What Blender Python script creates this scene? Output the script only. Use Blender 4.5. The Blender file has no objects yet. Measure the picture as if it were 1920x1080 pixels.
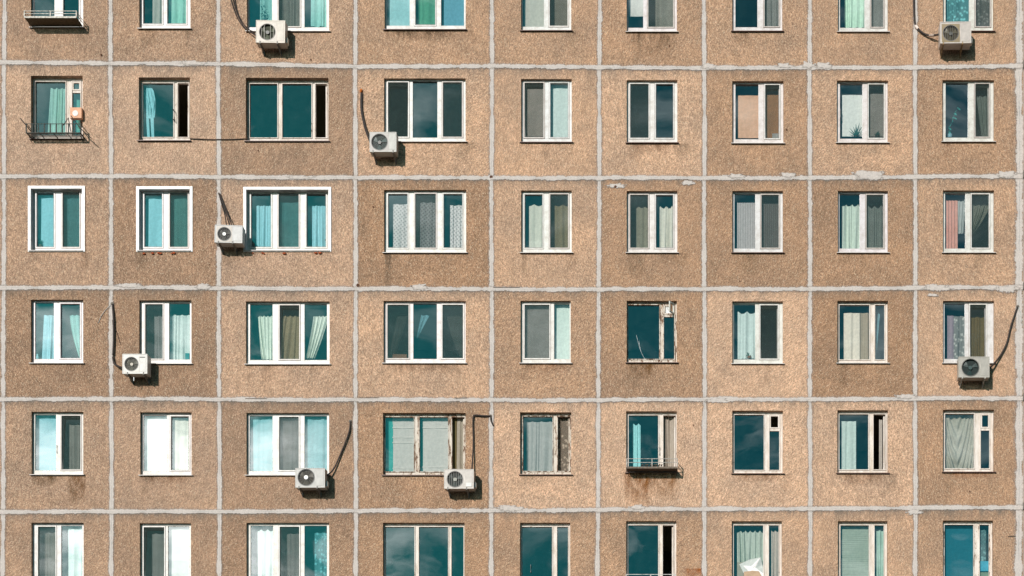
import bpy, bmesh, math, random
from mathutils import Vector, Matrix
R = math.radians
S = bpy.context.scene
COL = S.collection
random.seed(7)

# ---------------------------------------------------------------- camera, light, sky
PX = 0.01345            # metres of facade per pixel of the 1920 px wide photograph
D = 43.0                # distance camera - facade
CAMX, CAMY = 1340.0, 1715.0      # foot of the camera on the facade plane, in photo pixels
ZC = 17.5
cx = (CAMX - 960) * PX
cz = ZC + (540 - CAMY) * PX
cam = bpy.data.cameras.new('camera')
co = bpy.data.objects.new('camera', cam); COL.objects.link(co)
co.location = (cx, -D, cz); co.rotation_euler = (R(90), 0, 0)
cam.sensor_width = 36; cam.lens = 36 * D / (1920 * PX)
cam.shift_x = -(CAMX - 960) / 1920; cam.shift_y = (CAMY - 540) / 1920
cam.clip_start = 0.5; cam.clip_end = 5000
S.camera = co

SUN = Vector((0.353, 1.0, -0.41)).normalized()          # direction the light travels
sl = bpy.data.lights.new('sun', 'SUN'); sl.energy = 5.0; sl.angle = R(0.5); sl.color = (1.0, 0.94, 0.89)
so = bpy.data.objects.new('sun', sl); COL.objects.link(so)
so.rotation_euler = (-SUN).to_track_quat('Z', 'Y').to_euler(); so.location = (0, -30, 50)
el = math.asin(-SUN.z); az = math.atan2(-SUN.x, -SUN.y)

W = bpy.data.worlds.new('World'); S.world = W; W.use_nodes = True
nt = W.node_tree; nt.nodes.clear()
def N(tree, typ, **kw):
    n = tree.nodes.new(typ)
    for k, v in kw.items():
        if k.startswith('i_'):
            key = k[2:]
            n.inputs[int(key) if key.isdigit() else key].default_value = v
        else: setattr(n, k, v)
    return n
L = nt.links.new
sky = N(nt, 'ShaderNodeTexSky', sky_type='NISHITA', sun_disc=False, sun_elevation=el, sun_rotation=az,
        air_density=1.0, dust_density=0.6, ozone_density=2.0)
tint = N(nt, 'ShaderNodeMix', data_type='RGBA', blend_type='MULTIPLY'); tint.inputs[0].default_value = 1.0
tint.inputs[7].default_value = (0.06, 1.08, 1.18, 1)
L(sky.outputs[0], tint.inputs[6])
tc = N(nt, 'ShaderNodeTexCoord')
mp = N(nt, 'ShaderNodeMapping'); mp.inputs['Scale'].default_value = (13, 13, 26); mp.inputs['Rotation'].default_value = (0, R(12), 0)
mp.inputs['Location'].default_value = (3.1, 0.4, 1.7)
L(tc.outputs['Generated'], mp.inputs[0])
nz = N(nt, 'ShaderNodeTexNoise', i_Scale=1.0, i_Detail=9.0, i_Roughness=0.58, i_Distortion=0.6)
L(mp.outputs[0], nz.inputs['Vector'])
sep = N(nt, 'ShaderNodeSeparateXYZ'); L(tc.outputs['Generated'], sep.inputs[0])
# cloud bank low in the sky on the sun's side of the street
zr = N(nt, 'ShaderNodeMapRange', i_1=0.25, i_2=0.34, i_3=1.0, i_4=0.0); L(sep.outputs[2], zr.inputs[0])
xr = N(nt, 'ShaderNodeMapRange', i_1=-0.24, i_2=-0.155, i_3=1.0, i_4=0.0); L(sep.outputs[0], xr.inputs[0])
mm = N(nt, 'ShaderNodeMath', operation='MULTIPLY', use_clamp=True); L(zr.outputs[0], mm.inputs[0]); L(xr.outputs[0], mm.inputs[1])
ad = N(nt, 'ShaderNodeMath', operation='ADD'); L(nz.outputs[0], ad.inputs[0])
bk_ = N(nt, 'ShaderNodeMath', operation='MULTIPLY', i_1=0.09); L(mm.outputs[0], bk_.inputs[0]); L(bk_.outputs[0], ad.inputs[1])
cr = N(nt, 'ShaderNodeMapRange', i_1=0.50, i_2=0.80); L(ad.outputs[0], cr.inputs[0])
am = N(nt, 'ShaderNodeMath', operation='MULTIPLY_ADD', i_1=0.87)
ym = N(nt, 'ShaderNodeMapRange', i_1=-0.70, i_2=-0.82, i_3=0.0, i_4=0.36); L(sep.outputs[1], ym.inputs[0]); L(ym.outputs[0], am.inputs[2]); L(mm.outputs[0], am.inputs[0])
cf = N(nt, 'ShaderNodeMath', operation='MULTIPLY'); L(cr.outputs[0], cf.inputs[0]); L(am.outputs[0], cf.inputs[1])
cm = N(nt, 'ShaderNodeMix', data_type='RGBA'); L(cf.outputs[0], cm.inputs[0]); L(tint.outputs[2], cm.inputs[6])
cm.inputs[7].default_value = (120, 124, 122, 1)
bg = N(nt, 'ShaderNodeBackground', i_1=0.05); L(cm.outputs[2], bg.inputs[0])
wo = N(nt, 'ShaderNodeOutputWorld'); L(bg.outputs[0], wo.inputs[0])

S.view_settings.view_transform = 'Standard'; S.view_settings.look = 'None'
S.view_settings.exposure = -0.30; S.view_settings.gamma = 1.0; S.view_settings.use_curve_mapping = False
S.render.engine = 'CYCLES'
S.cycles.max_bounces = 8; S.cycles.transparent_max_bounces = 24
S.cycles.caustics_reflective = False; S.cycles.caustics_refractive = False

# ---------------------------------------------------------------- helpers
def lin(r, g, b):
    f = lambda c: (c / 255 / 12.92) if c / 255 <= 0.04045 else ((c / 255 + 0.055) / 1.055) ** 2.4
    return (f(r), f(g), f(b))
def at(px, py, d=0.0):
    """point seen at photo pixel (px,py) lying d metres in front of the facade plane"""
    k = (D - d) / D
    return Vector((cx + (px - CAMX) * PX * k, -d, cz + (CAMY - py) * PX * k))
class MB:
    def __init__(s): s.v = []; s.f = []; s.uv = []
    def quad(s, a, b, c, d):
        n = len(s.v); s.v += [Vector(a), Vector(b), Vector(c), Vector(d)]; s.f.append((n, n+1, n+2, n+3))
    def poly(s, pts):
        n = len(s.v); s.v += [Vector(p) for p in pts]; s.f.append(tuple(range(n, n+len(pts))))
    def box(s, x0, x1, y0, y1, z0, z1, M=None):
        if x1 < x0: x0, x1 = x1, x0
        if y1 < y0: y0, y1 = y1, y0
        if z1 < z0: z0, z1 = z1, z0
        n = len(s.v)
        p = [Vector((x, y, z)) for x in (x0, x1) for y in (y0, y1) for z in (z0, z1)]
        if M: p = [M @ q for q in p]
        s.v += p
        for f in ((0,1,3,2),(4,6,7,5),(0,4,5,1),(2,3,7,6),(0,2,6,4),(1,5,7,3)):
            s.f.append(tuple(n+i for i in f))
    def pbox(s, x0, y0, x1, y1, df, db):
        a = at(x0, y0, df); b = at(x1, y1, df)
        s.box(a.x, b.x, -df, -db, b.z, a.z)
    def ring(s, x0, x1, z0, z1, w, yf, yb, M=None):
        s.box(x0, x0+w, yf, yb, z0, z1, M); s.box(x1-w, x1, yf, yb, z0, z1, M)
        s.box(x0+w, x1-w, yf, yb, z0, z0+w, M); s.box(x0+w, x1-w, yf, yb, z1-w, z1, M)
    def tube(s, pts, r, n=8, close=True):
        pts = [Vector(p) for p in pts]; rings = []
        for i, p in enumerate(pts):
            t = (pts[min(i+1, len(pts)-1)] - pts[max(i-1, 0)]).normalized()
            u = t.cross(Vector((0, 0, 1)))
            if u.length < 1e-3: u = t.cross(Vector((0, 1, 0)))
            u.normalize(); w = t.cross(u); base = len(s.v)
            rr = r[i] if isinstance(r, (list, tuple)) else r
            for k in range(n):
                a = 2*math.pi*k/n; s.v.append(p + (u*math.cos(a) + w*math.sin(a))*rr)
            rings.append(base)
        for a, b in zip(rings, rings[1:]):
            for k in range(n):
                s.f.append((a+k, a+(k+1) % n, b+(k+1) % n, b+k))
        if close:
            s.f.append(tuple(rings[0]+k for k in range(n))[::-1]); s.f.append(tuple(rings[-1]+k for k in range(n)))
    def disc(s, c, r, y, n=40, r0=0.0):
        """ring or disc in the facade plane"""
        b = len(s.v)
        if r0 <= 0:
            s.v += [Vector((c[0]+r*math.cos(2*math.pi*k/n), y, c[1]+r*math.sin(2*math.pi*k/n))) for k in range(n)]
            s.f.append(tuple(range(b, b+n)))
        else:
            for k in range(n):
                a = 2*math.pi*k/n
                s.v += [Vector((c[0]+r*math.cos(a), y, c[1]+r*math.sin(a))), Vector((c[0]+r0*math.cos(a), y, c[1]+r0*math.sin(a)))]
            for k in range(n):
                i = b+2*k; j = b+2*((k+1) % n); s.f.append((i, j, j+1, i+1))
    def build(s, name, mat, parent=None, color=None, origin=None, smooth=False, bevel=0.0, uv=None):
        o0 = Vector(origin) if origin is not None else None
        if o0 is None:
            o0 = sum(s.v, Vector())/len(s.v)
        me = bpy.data.meshes.new(name)
        me.from_pydata([tuple(v - o0) for v in s.v], [], s.f)
        me.materials.append(mat)
        if uv:
            l = me.uv_layers.new(name='UVMap')
            for lp in me.loops: l.data[lp.index].uv = uv[lp.vertex_index]
        bm = bmesh.new(); bm.from_mesh(me)
        bmesh.ops.recalc_face_normals(bm, faces=bm.faces)
        bm.to_mesh(me); bm.free()
        if smooth:
            for p in me.polygons: p.use_smooth = True
        me.update()
        o = bpy.data.objects.new(name, me); COL.objects.link(o)
        if bevel:
            m = o.modifiers.new('bevel', 'BEVEL'); m.width = bevel; m.segments = 2; m.limit_method = 'ANGLE'
        if color: o.color = (*color[:3], color[3] if len(color) > 3 else 1.0)
        par = parent; base = Vector((0, 0, 0))
        while par is not None: base += Vector(par.location); par = par.parent
        o.location = o0 - base
        if parent is not None: o.parent = parent
        return o
def tag(o, label, cat=None, group=None, kind=None):
    o['label'] = label
    if cat: o['category'] = cat
    if group: o['group'] = group
    if kind: o['kind'] = kind
    return o
def thing(name, label, cat, loc, group=None):
    o = bpy.data.objects.new(name, None); COL.objects.link(o); o.location = loc; o.empty_display_size = 0.1
    return tag(o, label, cat, group)

# ---------------------------------------------------------------- materials
def mat(name):
    m = bpy.data.materials.new(name); m.use_nodes = True; t = m.node_tree; t.nodes.clear()
    out = N(t, 'ShaderNodeOutputMaterial')
    return m, t, out
def ramp(t, src, stops):
    c = N(t, 'ShaderNodeValToRGB'); e = c.color_ramp.elements
    while len(e) < len(stops): e.new(0.5)
    for q, (p, v) in zip(e, stops):
        q.position = p; q.color = (*v, 1) if isinstance(v, tuple) else (v, v, v, 1)
    t.links.new(src, c.inputs[0]); return c.outputs[0]
def mul(t, a, b, typ='MULTIPLY', fac=1.0):
    m = N(t, 'ShaderNodeMix', data_type='RGBA', blend_type=typ)
    if hasattr(fac, 'links'): t.links.new(fac, m.inputs[0])
    else: m.inputs[0].default_value = fac
    for i, s in ((6, a), (7, b)):
        if hasattr(s, 'links'): t.links.new(s, m.inputs[i])
        else: m.inputs[i].default_value = (*s, 1)
    return m.outputs[2]
def math_(t, op, a, b=0.0, c=None):
    m = N(t, 'ShaderNodeMath', operation=op)
    for i, s in enumerate((a, b) if c is None else (a, b, c)):
        if hasattr(s, 'links'): t.links.new(s, m.inputs[i])
        else: m.inputs[i].default_value = s
    return m.outputs[0]
def noise(t, vec, scale, detail=3.0, rough=0.5, dist=0.0, out=0):
    n = N(t, 'ShaderNodeTexNoise', i_Scale=scale, i_Detail=detail, i_Roughness=rough, i_Distortion=dist)
    if vec is not None: t.links.new(vec, n.inputs['Vector'])
    return n.outputs[out]
def bump(t, h, strength, dist=0.01):
    b = N(t, 'ShaderNodeBump', i_Strength=strength, i_Distance=dist); t.links.new(h, b.inputs['Height']); return b.outputs[0]

def panel_material():
    m, t, out = mat('pebble_dash')
    l = t.links.new
    tc = N(t, 'ShaderNodeTexCoord'); oi = N(t, 'ShaderNodeObjectInfo'); g = N(t, 'ShaderNodeNewGeometry')
    off = N(t, 'ShaderNodeVectorMath', operation='MULTIPLY_ADD')
    cmb = N(t, 'ShaderNodeCombineXYZ')
    for i in range(3): l(oi.outputs['Random'], cmb.inputs[i])
    l(cmb.outputs[0], off.inputs[0]); off.inputs[1].default_value = (37, 11, 53); l(tc.outputs['Object'], off.inputs[2])
    P = off.outputs[0]
    # combed pebble render: short strokes, a different lean on every panel
    ang = math_(t, 'MULTIPLY_ADD', oi.outputs['Random'], 1.0, -0.75)
    vr = N(t, 'ShaderNodeVectorRotate', rotation_type='Y_AXIS'); l(P, vr.inputs['Vector']); l(ang, vr.inputs['Angle'])
    mpp = N(t, 'ShaderNodeMapping'); mpp.inputs['Scale'].default_value = (2.1, 1.0, 0.9); l(vr.outputs[0], mpp.inputs[0])
    st = noise(t, mpp.outputs[0], 15.0, 3.0, 0.6, 1.0)
    fine = noise(t, P, 44.0, 2.0, 0.6)
    vo = N(t, 'ShaderNodeTexVoronoi', i_Scale=30.0); l(mpp.outputs[0], vo.inputs['Vector'])
    big = noise(t, P, 1.1, 4.0, 0.6); mid = noise(t, P, 4.2, 3.0, 0.6)
    a = ramp(t, st, [(0.34, 0.72), (0.50, 0.98), (0.64, 1.34)])
    b = ramp(t, fine, [(0.36, 0.70), (0.5, 1.0), (0.64, 1.30)])
    c1 = mul(t, oi.outputs['Color'], a); c1 = mul(t, c1, b)
    c1 = mul(t, c1, ramp(t, big, [(0.32, (0.84, 0.86, 0.88)), (0.68, (1.13, 1.10, 1.06))]))
    c1 = mul(t, c1, ramp(t, mid, [(0.3, (0.93, 0.93, 0.92)), (0.7, (1.07, 1.06, 1.06))]))
    # pale chips
    sepc = N(t, 'ShaderNodeSeparateColor'); l(vo.outputs['Color'], sepc.inputs[0])
    chip = math_(t, 'MULTIPLY', math_(t, 'GREATER_THAN', sepc.outputs[0], 0.84), math_(t, 'LESS_THAN', vo.outputs['Distance'], 0.42))
    c1 = mul(t, c1, (0.86, 0.70, 0.52), 'MIX', math_(t, 'MULTIPLY', chip, 0.45))
    hole = math_(t, 'MULTIPLY', math_(t, 'LESS_THAN', sepc.outputs[1], 0.15), math_(t, 'LESS_THAN', vo.outputs['Distance'], 0.36))
    c1 = mul(t, c1, (0.10, 0.065, 0.045), 'MIX', math_(t, 'MULTIPLY', hole, 0.42))
    # soot below the joint above, deepened to paint in the joint's shadow (object Z of every panel is 0 at its centre, 1.4 at its top)
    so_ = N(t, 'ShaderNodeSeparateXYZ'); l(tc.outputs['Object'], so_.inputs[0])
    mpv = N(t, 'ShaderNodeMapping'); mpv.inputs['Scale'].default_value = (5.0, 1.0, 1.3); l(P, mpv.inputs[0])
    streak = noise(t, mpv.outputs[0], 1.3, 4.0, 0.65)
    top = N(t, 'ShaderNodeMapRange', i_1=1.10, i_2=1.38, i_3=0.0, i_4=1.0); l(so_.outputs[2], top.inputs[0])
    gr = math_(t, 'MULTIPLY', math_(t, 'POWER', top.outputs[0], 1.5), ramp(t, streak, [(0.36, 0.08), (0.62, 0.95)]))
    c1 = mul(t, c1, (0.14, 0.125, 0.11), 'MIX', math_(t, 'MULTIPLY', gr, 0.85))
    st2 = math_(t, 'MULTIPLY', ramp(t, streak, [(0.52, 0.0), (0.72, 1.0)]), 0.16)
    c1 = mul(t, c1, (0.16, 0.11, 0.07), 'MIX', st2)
    h = math_(t, 'ADD', math_(t, 'MULTIPLY', st, 0.9), math_(t, 'MULTIPLY', fine, 0.5))
    bs = N(t, 'ShaderNodeBsdfPrincipled', i_Roughness=0.92); bs.inputs['Specular IOR Level'].default_value = 0.2
    l(c1, bs.inputs['Base Color']); l(bump(t, h, 0.75, 0.035), bs.inputs['Normal']); l(bs.outputs[0], out.inputs[0])
    return m
def joint_material():
    m, t, out = mat('joint_mortar'); l = t.links.new
    tc = N(t, 'ShaderNodeTexCoord'); sp = N(t, 'ShaderNodeSeparateXYZ'); l(tc.outputs['UV'], sp.inputs[0])
    P = tc.outputs['Object']
    u = math_(t, 'ABSOLUTE', sp.outputs[0])
    n1 = noise(t, P, 15.0, 6.0, 0.68); n2 = noise(t, P, 30.0, 3.0, 0.6); n3 = noise(t, P, 1.9, 4.0, 0.6)
    e = math_(t, 'ADD', u, math_(t, 'MULTIPLY_ADD', n1, 0.95, -0.475))
    e = math_(t, 'ADD', e, math_(t, 'MULTIPLY_ADD', n3, 1.3, -0.65))
    core = ramp(t, e, [(0.44, 1.0), (0.56, 0.0)])
    wash = ramp(t, e, [(0.50, 0.34), (0.95, 0.0)])
    edge = ramp(t, e, [(0.34, (0.545, 0.48, 0.44)), (0.66, (0.36, 0.31, 0.275))])
    v = ramp(t, n2, [(0.3, 0.80), (0.7, 1.14)])
    colr = mul(t, edge, v)
    # darker line along the middle of the joint where the old sealant shows
    mid = math_(t, 'MULTIPLY', ramp(t, math_(t, 'ADD', math_(t,'ABSOLUTE', sp.outputs[0]), math_(t, 'MULTIPLY_ADD', n1, 0.3, -0.15)), [(0.02, 1.0), (0.12, 0.0)]), ramp(t, n3, [(0.42, 0.0), (0.58, 0.6)]))
    colr = mul(t, colr, (0.24, 0.24, 0.25), 'MIX', mid)
    bs = N(t, 'ShaderNodeBsdfPrincipled', i_Roughness=0.85); l(colr, bs.inputs['Base Color'])
    l(bump(t, math_(t, 'ADD', math_(t, 'MULTIPLY', core, 0.8), math_(t, 'MULTIPLY', n2, 0.4)), 0.6, 0.02), bs.inputs['Normal'])
    tr = N(t, 'ShaderNodeBsdfTransparent'); mx = N(t, 'ShaderNodeMixShader')
    al = math_(t, 'MAXIMUM', core, wash)
    l(al, mx.inputs[0]); l(tr.outputs[0], mx.inputs[1]); l(bs.outputs[0], mx.inputs[2]); l(mx.outputs[0], out.inputs[0])
    return m
def stain_material():
    m, t, out = mat('rust_stain'); l = t.links.new
    tc = N(t, 'ShaderNodeTexCoord'); sp = N(t, 'ShaderNodeSeparateXYZ'); l(tc.outputs['UV'], sp.inputs[0])
    mpp = N(t, 'ShaderNodeMapping'); mpp.inputs['Scale'].default_value = (5, 1, 1.6); l(tc.outputs['Object'], mpp.inputs[0])
    n1 = noise(t, mpp.outputs[0], 1.6, 4.0, 0.62); n2 = noise(t, tc.outputs['Object'], 26, 2.0, 0.6)
    oi = N(t, 'ShaderNodeObjectInfo')
    fall = math_(t, 'POWER', sp.outputs[1], 0.8)
    side = ramp(t, math_(t, 'ABSOLUTE', math_(t, 'MULTIPLY_ADD', sp.outputs[0], 2.0, -1.0)), [(0.6, 1.0), (1.0, 0.0)])
    a = math_(t, 'MULTIPLY', math_(t, 'MULTIPLY', fall, side), ramp(t, n1, [(0.36, 0.05), (0.62, 1.0)]))
    a = math_(t, 'MULTIPLY', a, ramp(t, n2, [(0.3, 0.6), (0.6, 1.0)]))
    a = math_(t, 'MULTIPLY', a, oi.outputs['Alpha'])
    bs = N(t, 'ShaderNodeBsdfDiffuse'); l(oi.outputs['Color'], bs.inputs[0])
    tr = N(t, 'ShaderNodeBsdfTransparent'); mx = N(t, 'ShaderNodeMixShader')
    l(a, mx.inputs[0]); l(tr.outputs[0], mx.inputs[1]); l(bs.outputs[0], mx.inputs[2]); l(mx.outputs[0], out.inputs[0])
    return m
def pvc_material():
    m, t, out = mat('white_plastic'); l = t.links.new
    tc = N(t, 'ShaderNodeTexCoord'); oi = N(t, 'ShaderNodeObjectInfo')
    n = noise(t, tc.outputs['Object'], 6, 5, 0.65); n2 = noise(t, tc.outputs['Object'], 40, 2, 0.6)
    c = mul(t, oi.outputs['Color'], ramp(t, n, [(0.32, (0.76, 0.72, 0.68)), (0.56, 1.0)]))
    c = mul(t, c, ramp(t, n2, [(0.25, 0.9), (0.5, 1.0)]))
    bs = N(t, 'ShaderNodeBsdfPrincipled', i_Roughness=0.42); l(c, bs.inputs['Base Color']); l(bs.outputs[0], out.inputs[0])
    return m
def wood_material():
    m, t, out = mat('peeling_paint'); l = t.links.new
    tc = N(t, 'ShaderNodeTexCoord'); oi = N(t, 'ShaderNodeObjectInfo')
    off = N(t, 'ShaderNodeVectorMath', operation='MULTIPLY_ADD'); cmb = N(t, 'ShaderNodeCombineXYZ')
    for i in range(3): l(oi.outputs['Random'], cmb.inputs[i])
    l(cmb.outputs[0], off.inputs[0]); off.inputs[1].default_value = (17, 5, 23); l(tc.outputs['Object'], off.inputs[2])
    mpp = N(t, 'ShaderNodeMapping'); mpp.inputs['Scale'].default_value = (3.0, 1, 0.8); l(off.outputs[0], mpp.inputs[0])
    n = noise(t, mpp.outputs[0], 11, 5, 0.7); n2 = noise(t, mpp.outputs[0], 3, 4, 0.6)
    # peel amount rides in the object colour's alpha
    th = math_(t, 'MULTIPLY_ADD', oi.outputs['Alpha'], 0.33, 0.30)
    d = math_(t, 'SUBTRACT', math_(t, 'MULTIPLY_ADD', n2, 0.5, math_(t, 'MULTIPLY', n, 0.5)), th)
    f = N(t, 'ShaderNodeMapRange', i_1=-0.015, i_2=0.015); l(d, f.inputs[0])
    wood = ramp(t, n, [(0.3, (0.07, 0.035, 0.02)), (0.7, (0.30, 0.15, 0.07))])
    paint = mul(t, oi.outputs['Color'], ramp(t, n2, [(0.3, (0.72, 0.66, 0.58)), (0.6, 1.0)]))
    c = mul(t, wood, paint, 'MIX', f.outputs[0])
    bs = N(t, 'ShaderNodeBsdfPrincipled', i_Roughness=0.7); l(c, bs.inputs['Base Color'])
    l(bump(t, n, 0.5, 0.01), bs.inputs['Normal']); l(bs.outputs[0], out.inputs[0])
    return m
def glass_material():
    m, t, out = mat('window_glass'); l = t.links.new
    oi = N(t, 'ShaderNodeObjectInfo'); tc = N(t, 'ShaderNodeTexCoord')
    tr = N(t, 'ShaderNodeBsdfTransparent'); l(oi.outputs['Color'], tr.inputs[0])
    gl = N(t, 'ShaderNodeBsdfGlossy'); gl.inputs[0].default_value = (0.96, 1, 1, 1); gl.inputs['Roughness'].default_value = 0.0
    n = noise(t, tc.outputs['Object'], 0.9, 2.0, 0.5)
    l(bump(t, n, 0.12, 0.012), gl.inputs['Normal'])
    mx = N(t, 'ShaderNodeMixShader')
    fr = N(t, 'ShaderNodeFresnel', i_IOR=1.5)
    l(math_(t, 'MULTIPLY', math_(t, 'MULTIPLY', fr.outputs[0], 3.4), oi.outputs['Alpha']), mx.inputs[0])
    l(tr.outputs[0], mx.inputs[1]); l(gl.outputs[0], mx.inputs[2])
    # dust film
    df = N(t, 'ShaderNodeBsdfDiffuse'); df.inputs[0].default_value = (0.25, 0.5, 0.5, 1)
    dn = noise(t, tc.outputs['Object'], 5, 4, 0.6)
    m2 = N(t, 'ShaderNodeMixShader'); l(ramp(t, dn, [(0.35, 0.004), (0.75, 0.03)]), m2.inputs[0])
    l(mx.outputs[0], m2.inputs[1]); l(df.outputs[0], m2.inputs[2]); l(m2.outputs[0], out.inputs[0])
    return m
def screen_material():
    m, t, out = mat('mosquito_mesh'); l = t.links.new
    tc = N(t, 'ShaderNodeTexCoord'); n = noise(t, tc.outputs['Object'], 3, 4, 0.6)
    df = N(t, 'ShaderNodeBsdfDiffuse'); df.inputs[0].default_value = (0.055, 0.075, 0.068, 1)
    tr = N(t, 'ShaderNodeBsdfTransparent'); mx = N(t, 'ShaderNodeMixShader')
    l(ramp(t, n, [(0.3, 0.30), (0.7, 0.42)]), mx.inputs[0]); l(tr.outputs[0], mx.inputs[1]); l(df.outputs[0], mx.inputs[2]); l(mx.outputs[0], out.inputs[0])
    return m
def cloth_material(name, pattern=None):
    m, t, out = mat(name); l = t.links.new
    oi = N(t, 'ShaderNodeObjectInfo'); tc = N(t, 'ShaderNodeTexCoord')
    n = noise(t, tc.outputs['Object'], 14, 3, 0.6)
    c = mul(t, oi.outputs['Color'], ramp(t, n, [(0.3, 0.88), (0.7, 1.08)]))
    al = oi.outputs['Alpha']
    if pattern == 'lace':
        v = N(t, 'ShaderNodeTexVoronoi', i_Scale=11.0); l(tc.outputs['Object'], v.inputs['Vector'])
        al = math_(t, 'MULTIPLY', al, ramp(t, v.outputs['Distance'], [(0.22, 1.0), (0.45, 0.42)]))
    if pattern == 'diamond':
        vr = N(t, 'ShaderNodeVectorRotate', rotation_type='Y_AXIS', i_Angle=R(38)); l(tc.outputs['Object'], vr.inputs['Vector'])
        w = N(t, 'ShaderNodeTexWave', i_Scale=4.5, i_Distortion=0.0, bands_direction='X'); l(vr.outputs[0], w.inputs['Vector'])
        w2 = N(t, 'ShaderNodeTexWave', i_Scale=4.5, i_Distortion=0.0, bands_direction='Z'); l(vr.outputs[0], w2.inputs['Vector'])
        f = math_(t, 'MULTIPLY', w.outputs['Fac'], w2.outputs['Fac'])
        al = math_(t, 'MULTIPLY', al, ramp(t, f, [(0.1, 1.0), (0.6, 0.55)]))
    df = N(t, 'ShaderNodeBsdfDiffuse'); l(c, df.inputs[0])
    tl = N(t, 'ShaderNodeBsdfTranslucent'); l(c, tl.inputs[0])
    m1 = N(t, 'ShaderNodeMixShader', i_0=0.10); l(df.outputs[0], m1.inputs[1]); l(tl.outputs[0], m1.inputs[2])
    tr = N(t, 'ShaderNodeBsdfTransparent'); mx = N(t, 'ShaderNodeMixShader')
    l(al, mx.inputs[0]); l(tr.outputs[0], mx.inputs[1]); l(m1.outputs[0], mx.inputs[2]); l(mx.outputs[0], out.inputs[0])
    return m
def solid(name, rough=0.6, var=0.15, scale=8.0, metallic=0.0):
    """procedural: object colour broken up by grime noise"""
    m, t, out = mat(name); l = t.links.new
    oi = N(t, 'ShaderNodeObjectInfo'); tc = N(t, 'ShaderNodeTexCoord')
    n = noise(t, tc.outputs['Object'], scale, 4, 0.65)
    c = mul(t, oi.outputs['Color'], ramp(t, n, [(0.3, 1-var*1.6), (0.7, 1+var*0.4)]))
    bs = N(t, 'ShaderNodeBsdfPrincipled', i_Roughness=rough, i_Metallic=metallic); l(c, bs.inputs['Base Color']); l(bs.outputs[0], out.inputs[0])
    return m
M_PANEL = panel_material(); M_JOINT = joint_material(); M_STAIN = stain_material()
M_PVC = pvc_material(); M_WOOD = wood_material(); M_GLASS = glass_material(); M_SCREEN = screen_material()
M_CLOTH = cloth_material('curtain_cloth'); M_LACE = cloth_material('lace_cloth', 'lace'); M_DIAM = cloth_material('patterned_net', 'diamond')
M_ENAMEL = solid('painted_metal', 0.45, 0.16, 7.0); M_RUST = solid('rough_metal', 0.75, 0.4, 14.0)
M_RUBBER = solid('rubber_sleeve', 0.7, 0.25, 18.0); M_FOAM = solid('foam_sealant', 0.9, 0.3, 30.0)
M_ROOM = solid('room_plaster', 0.9, 0.1, 2.0); M_LEAF = solid('leaf_green', 0.5, 0.3, 20.0)
M_CARD = solid('card_and_paper', 0.8, 0.12, 10.0); M_GROUND = solid('asphalt_ground', 0.9, 0.3, 0.7)
M_CONC = solid('bare_concrete', 0.9, 0.25, 3.0)

# ---------------------------------------------------------------- facade grid (photo pixels)
XT = [-250, 8, 207, 409, 666, 922, 1124.5, 1320, 1518, 1716, 1911.5, 2150]
XB = [-250, 5, 209, 411.5, 667, 921, 1120.5, 1321, 1519, 1716, 1910.5, 2150]
YS = [[-92]*12,
      [117, 117, 118, 120, 124, 124.5, 125.5, 127.5, 127, 126, 124, 124],
      [330, 330, 330.5, 331.5, 333, 333.2, 333.5, 334, 333, 332, 330, 330],
      [539, 539, 539, 540, 541.5, 542, 542.3, 542.3, 541.5, 540, 539, 539],
      [748, 748, 748, 748.7, 749.3, 750, 750, 749, 748.5, 747.5, 747, 747],
      [959.5, 959.5, 959.3, 959, 958, 957, 956, 954.5, 953.5, 952.7, 951, 951],
      [1168]*12]
def seam_x(i, y):
    k = y / 1080; return XT[i]*(1-k) + XB[i]*k
def node(i, j):
    y = YS[j][i]; return (seam_x(i, y), y)

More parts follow.
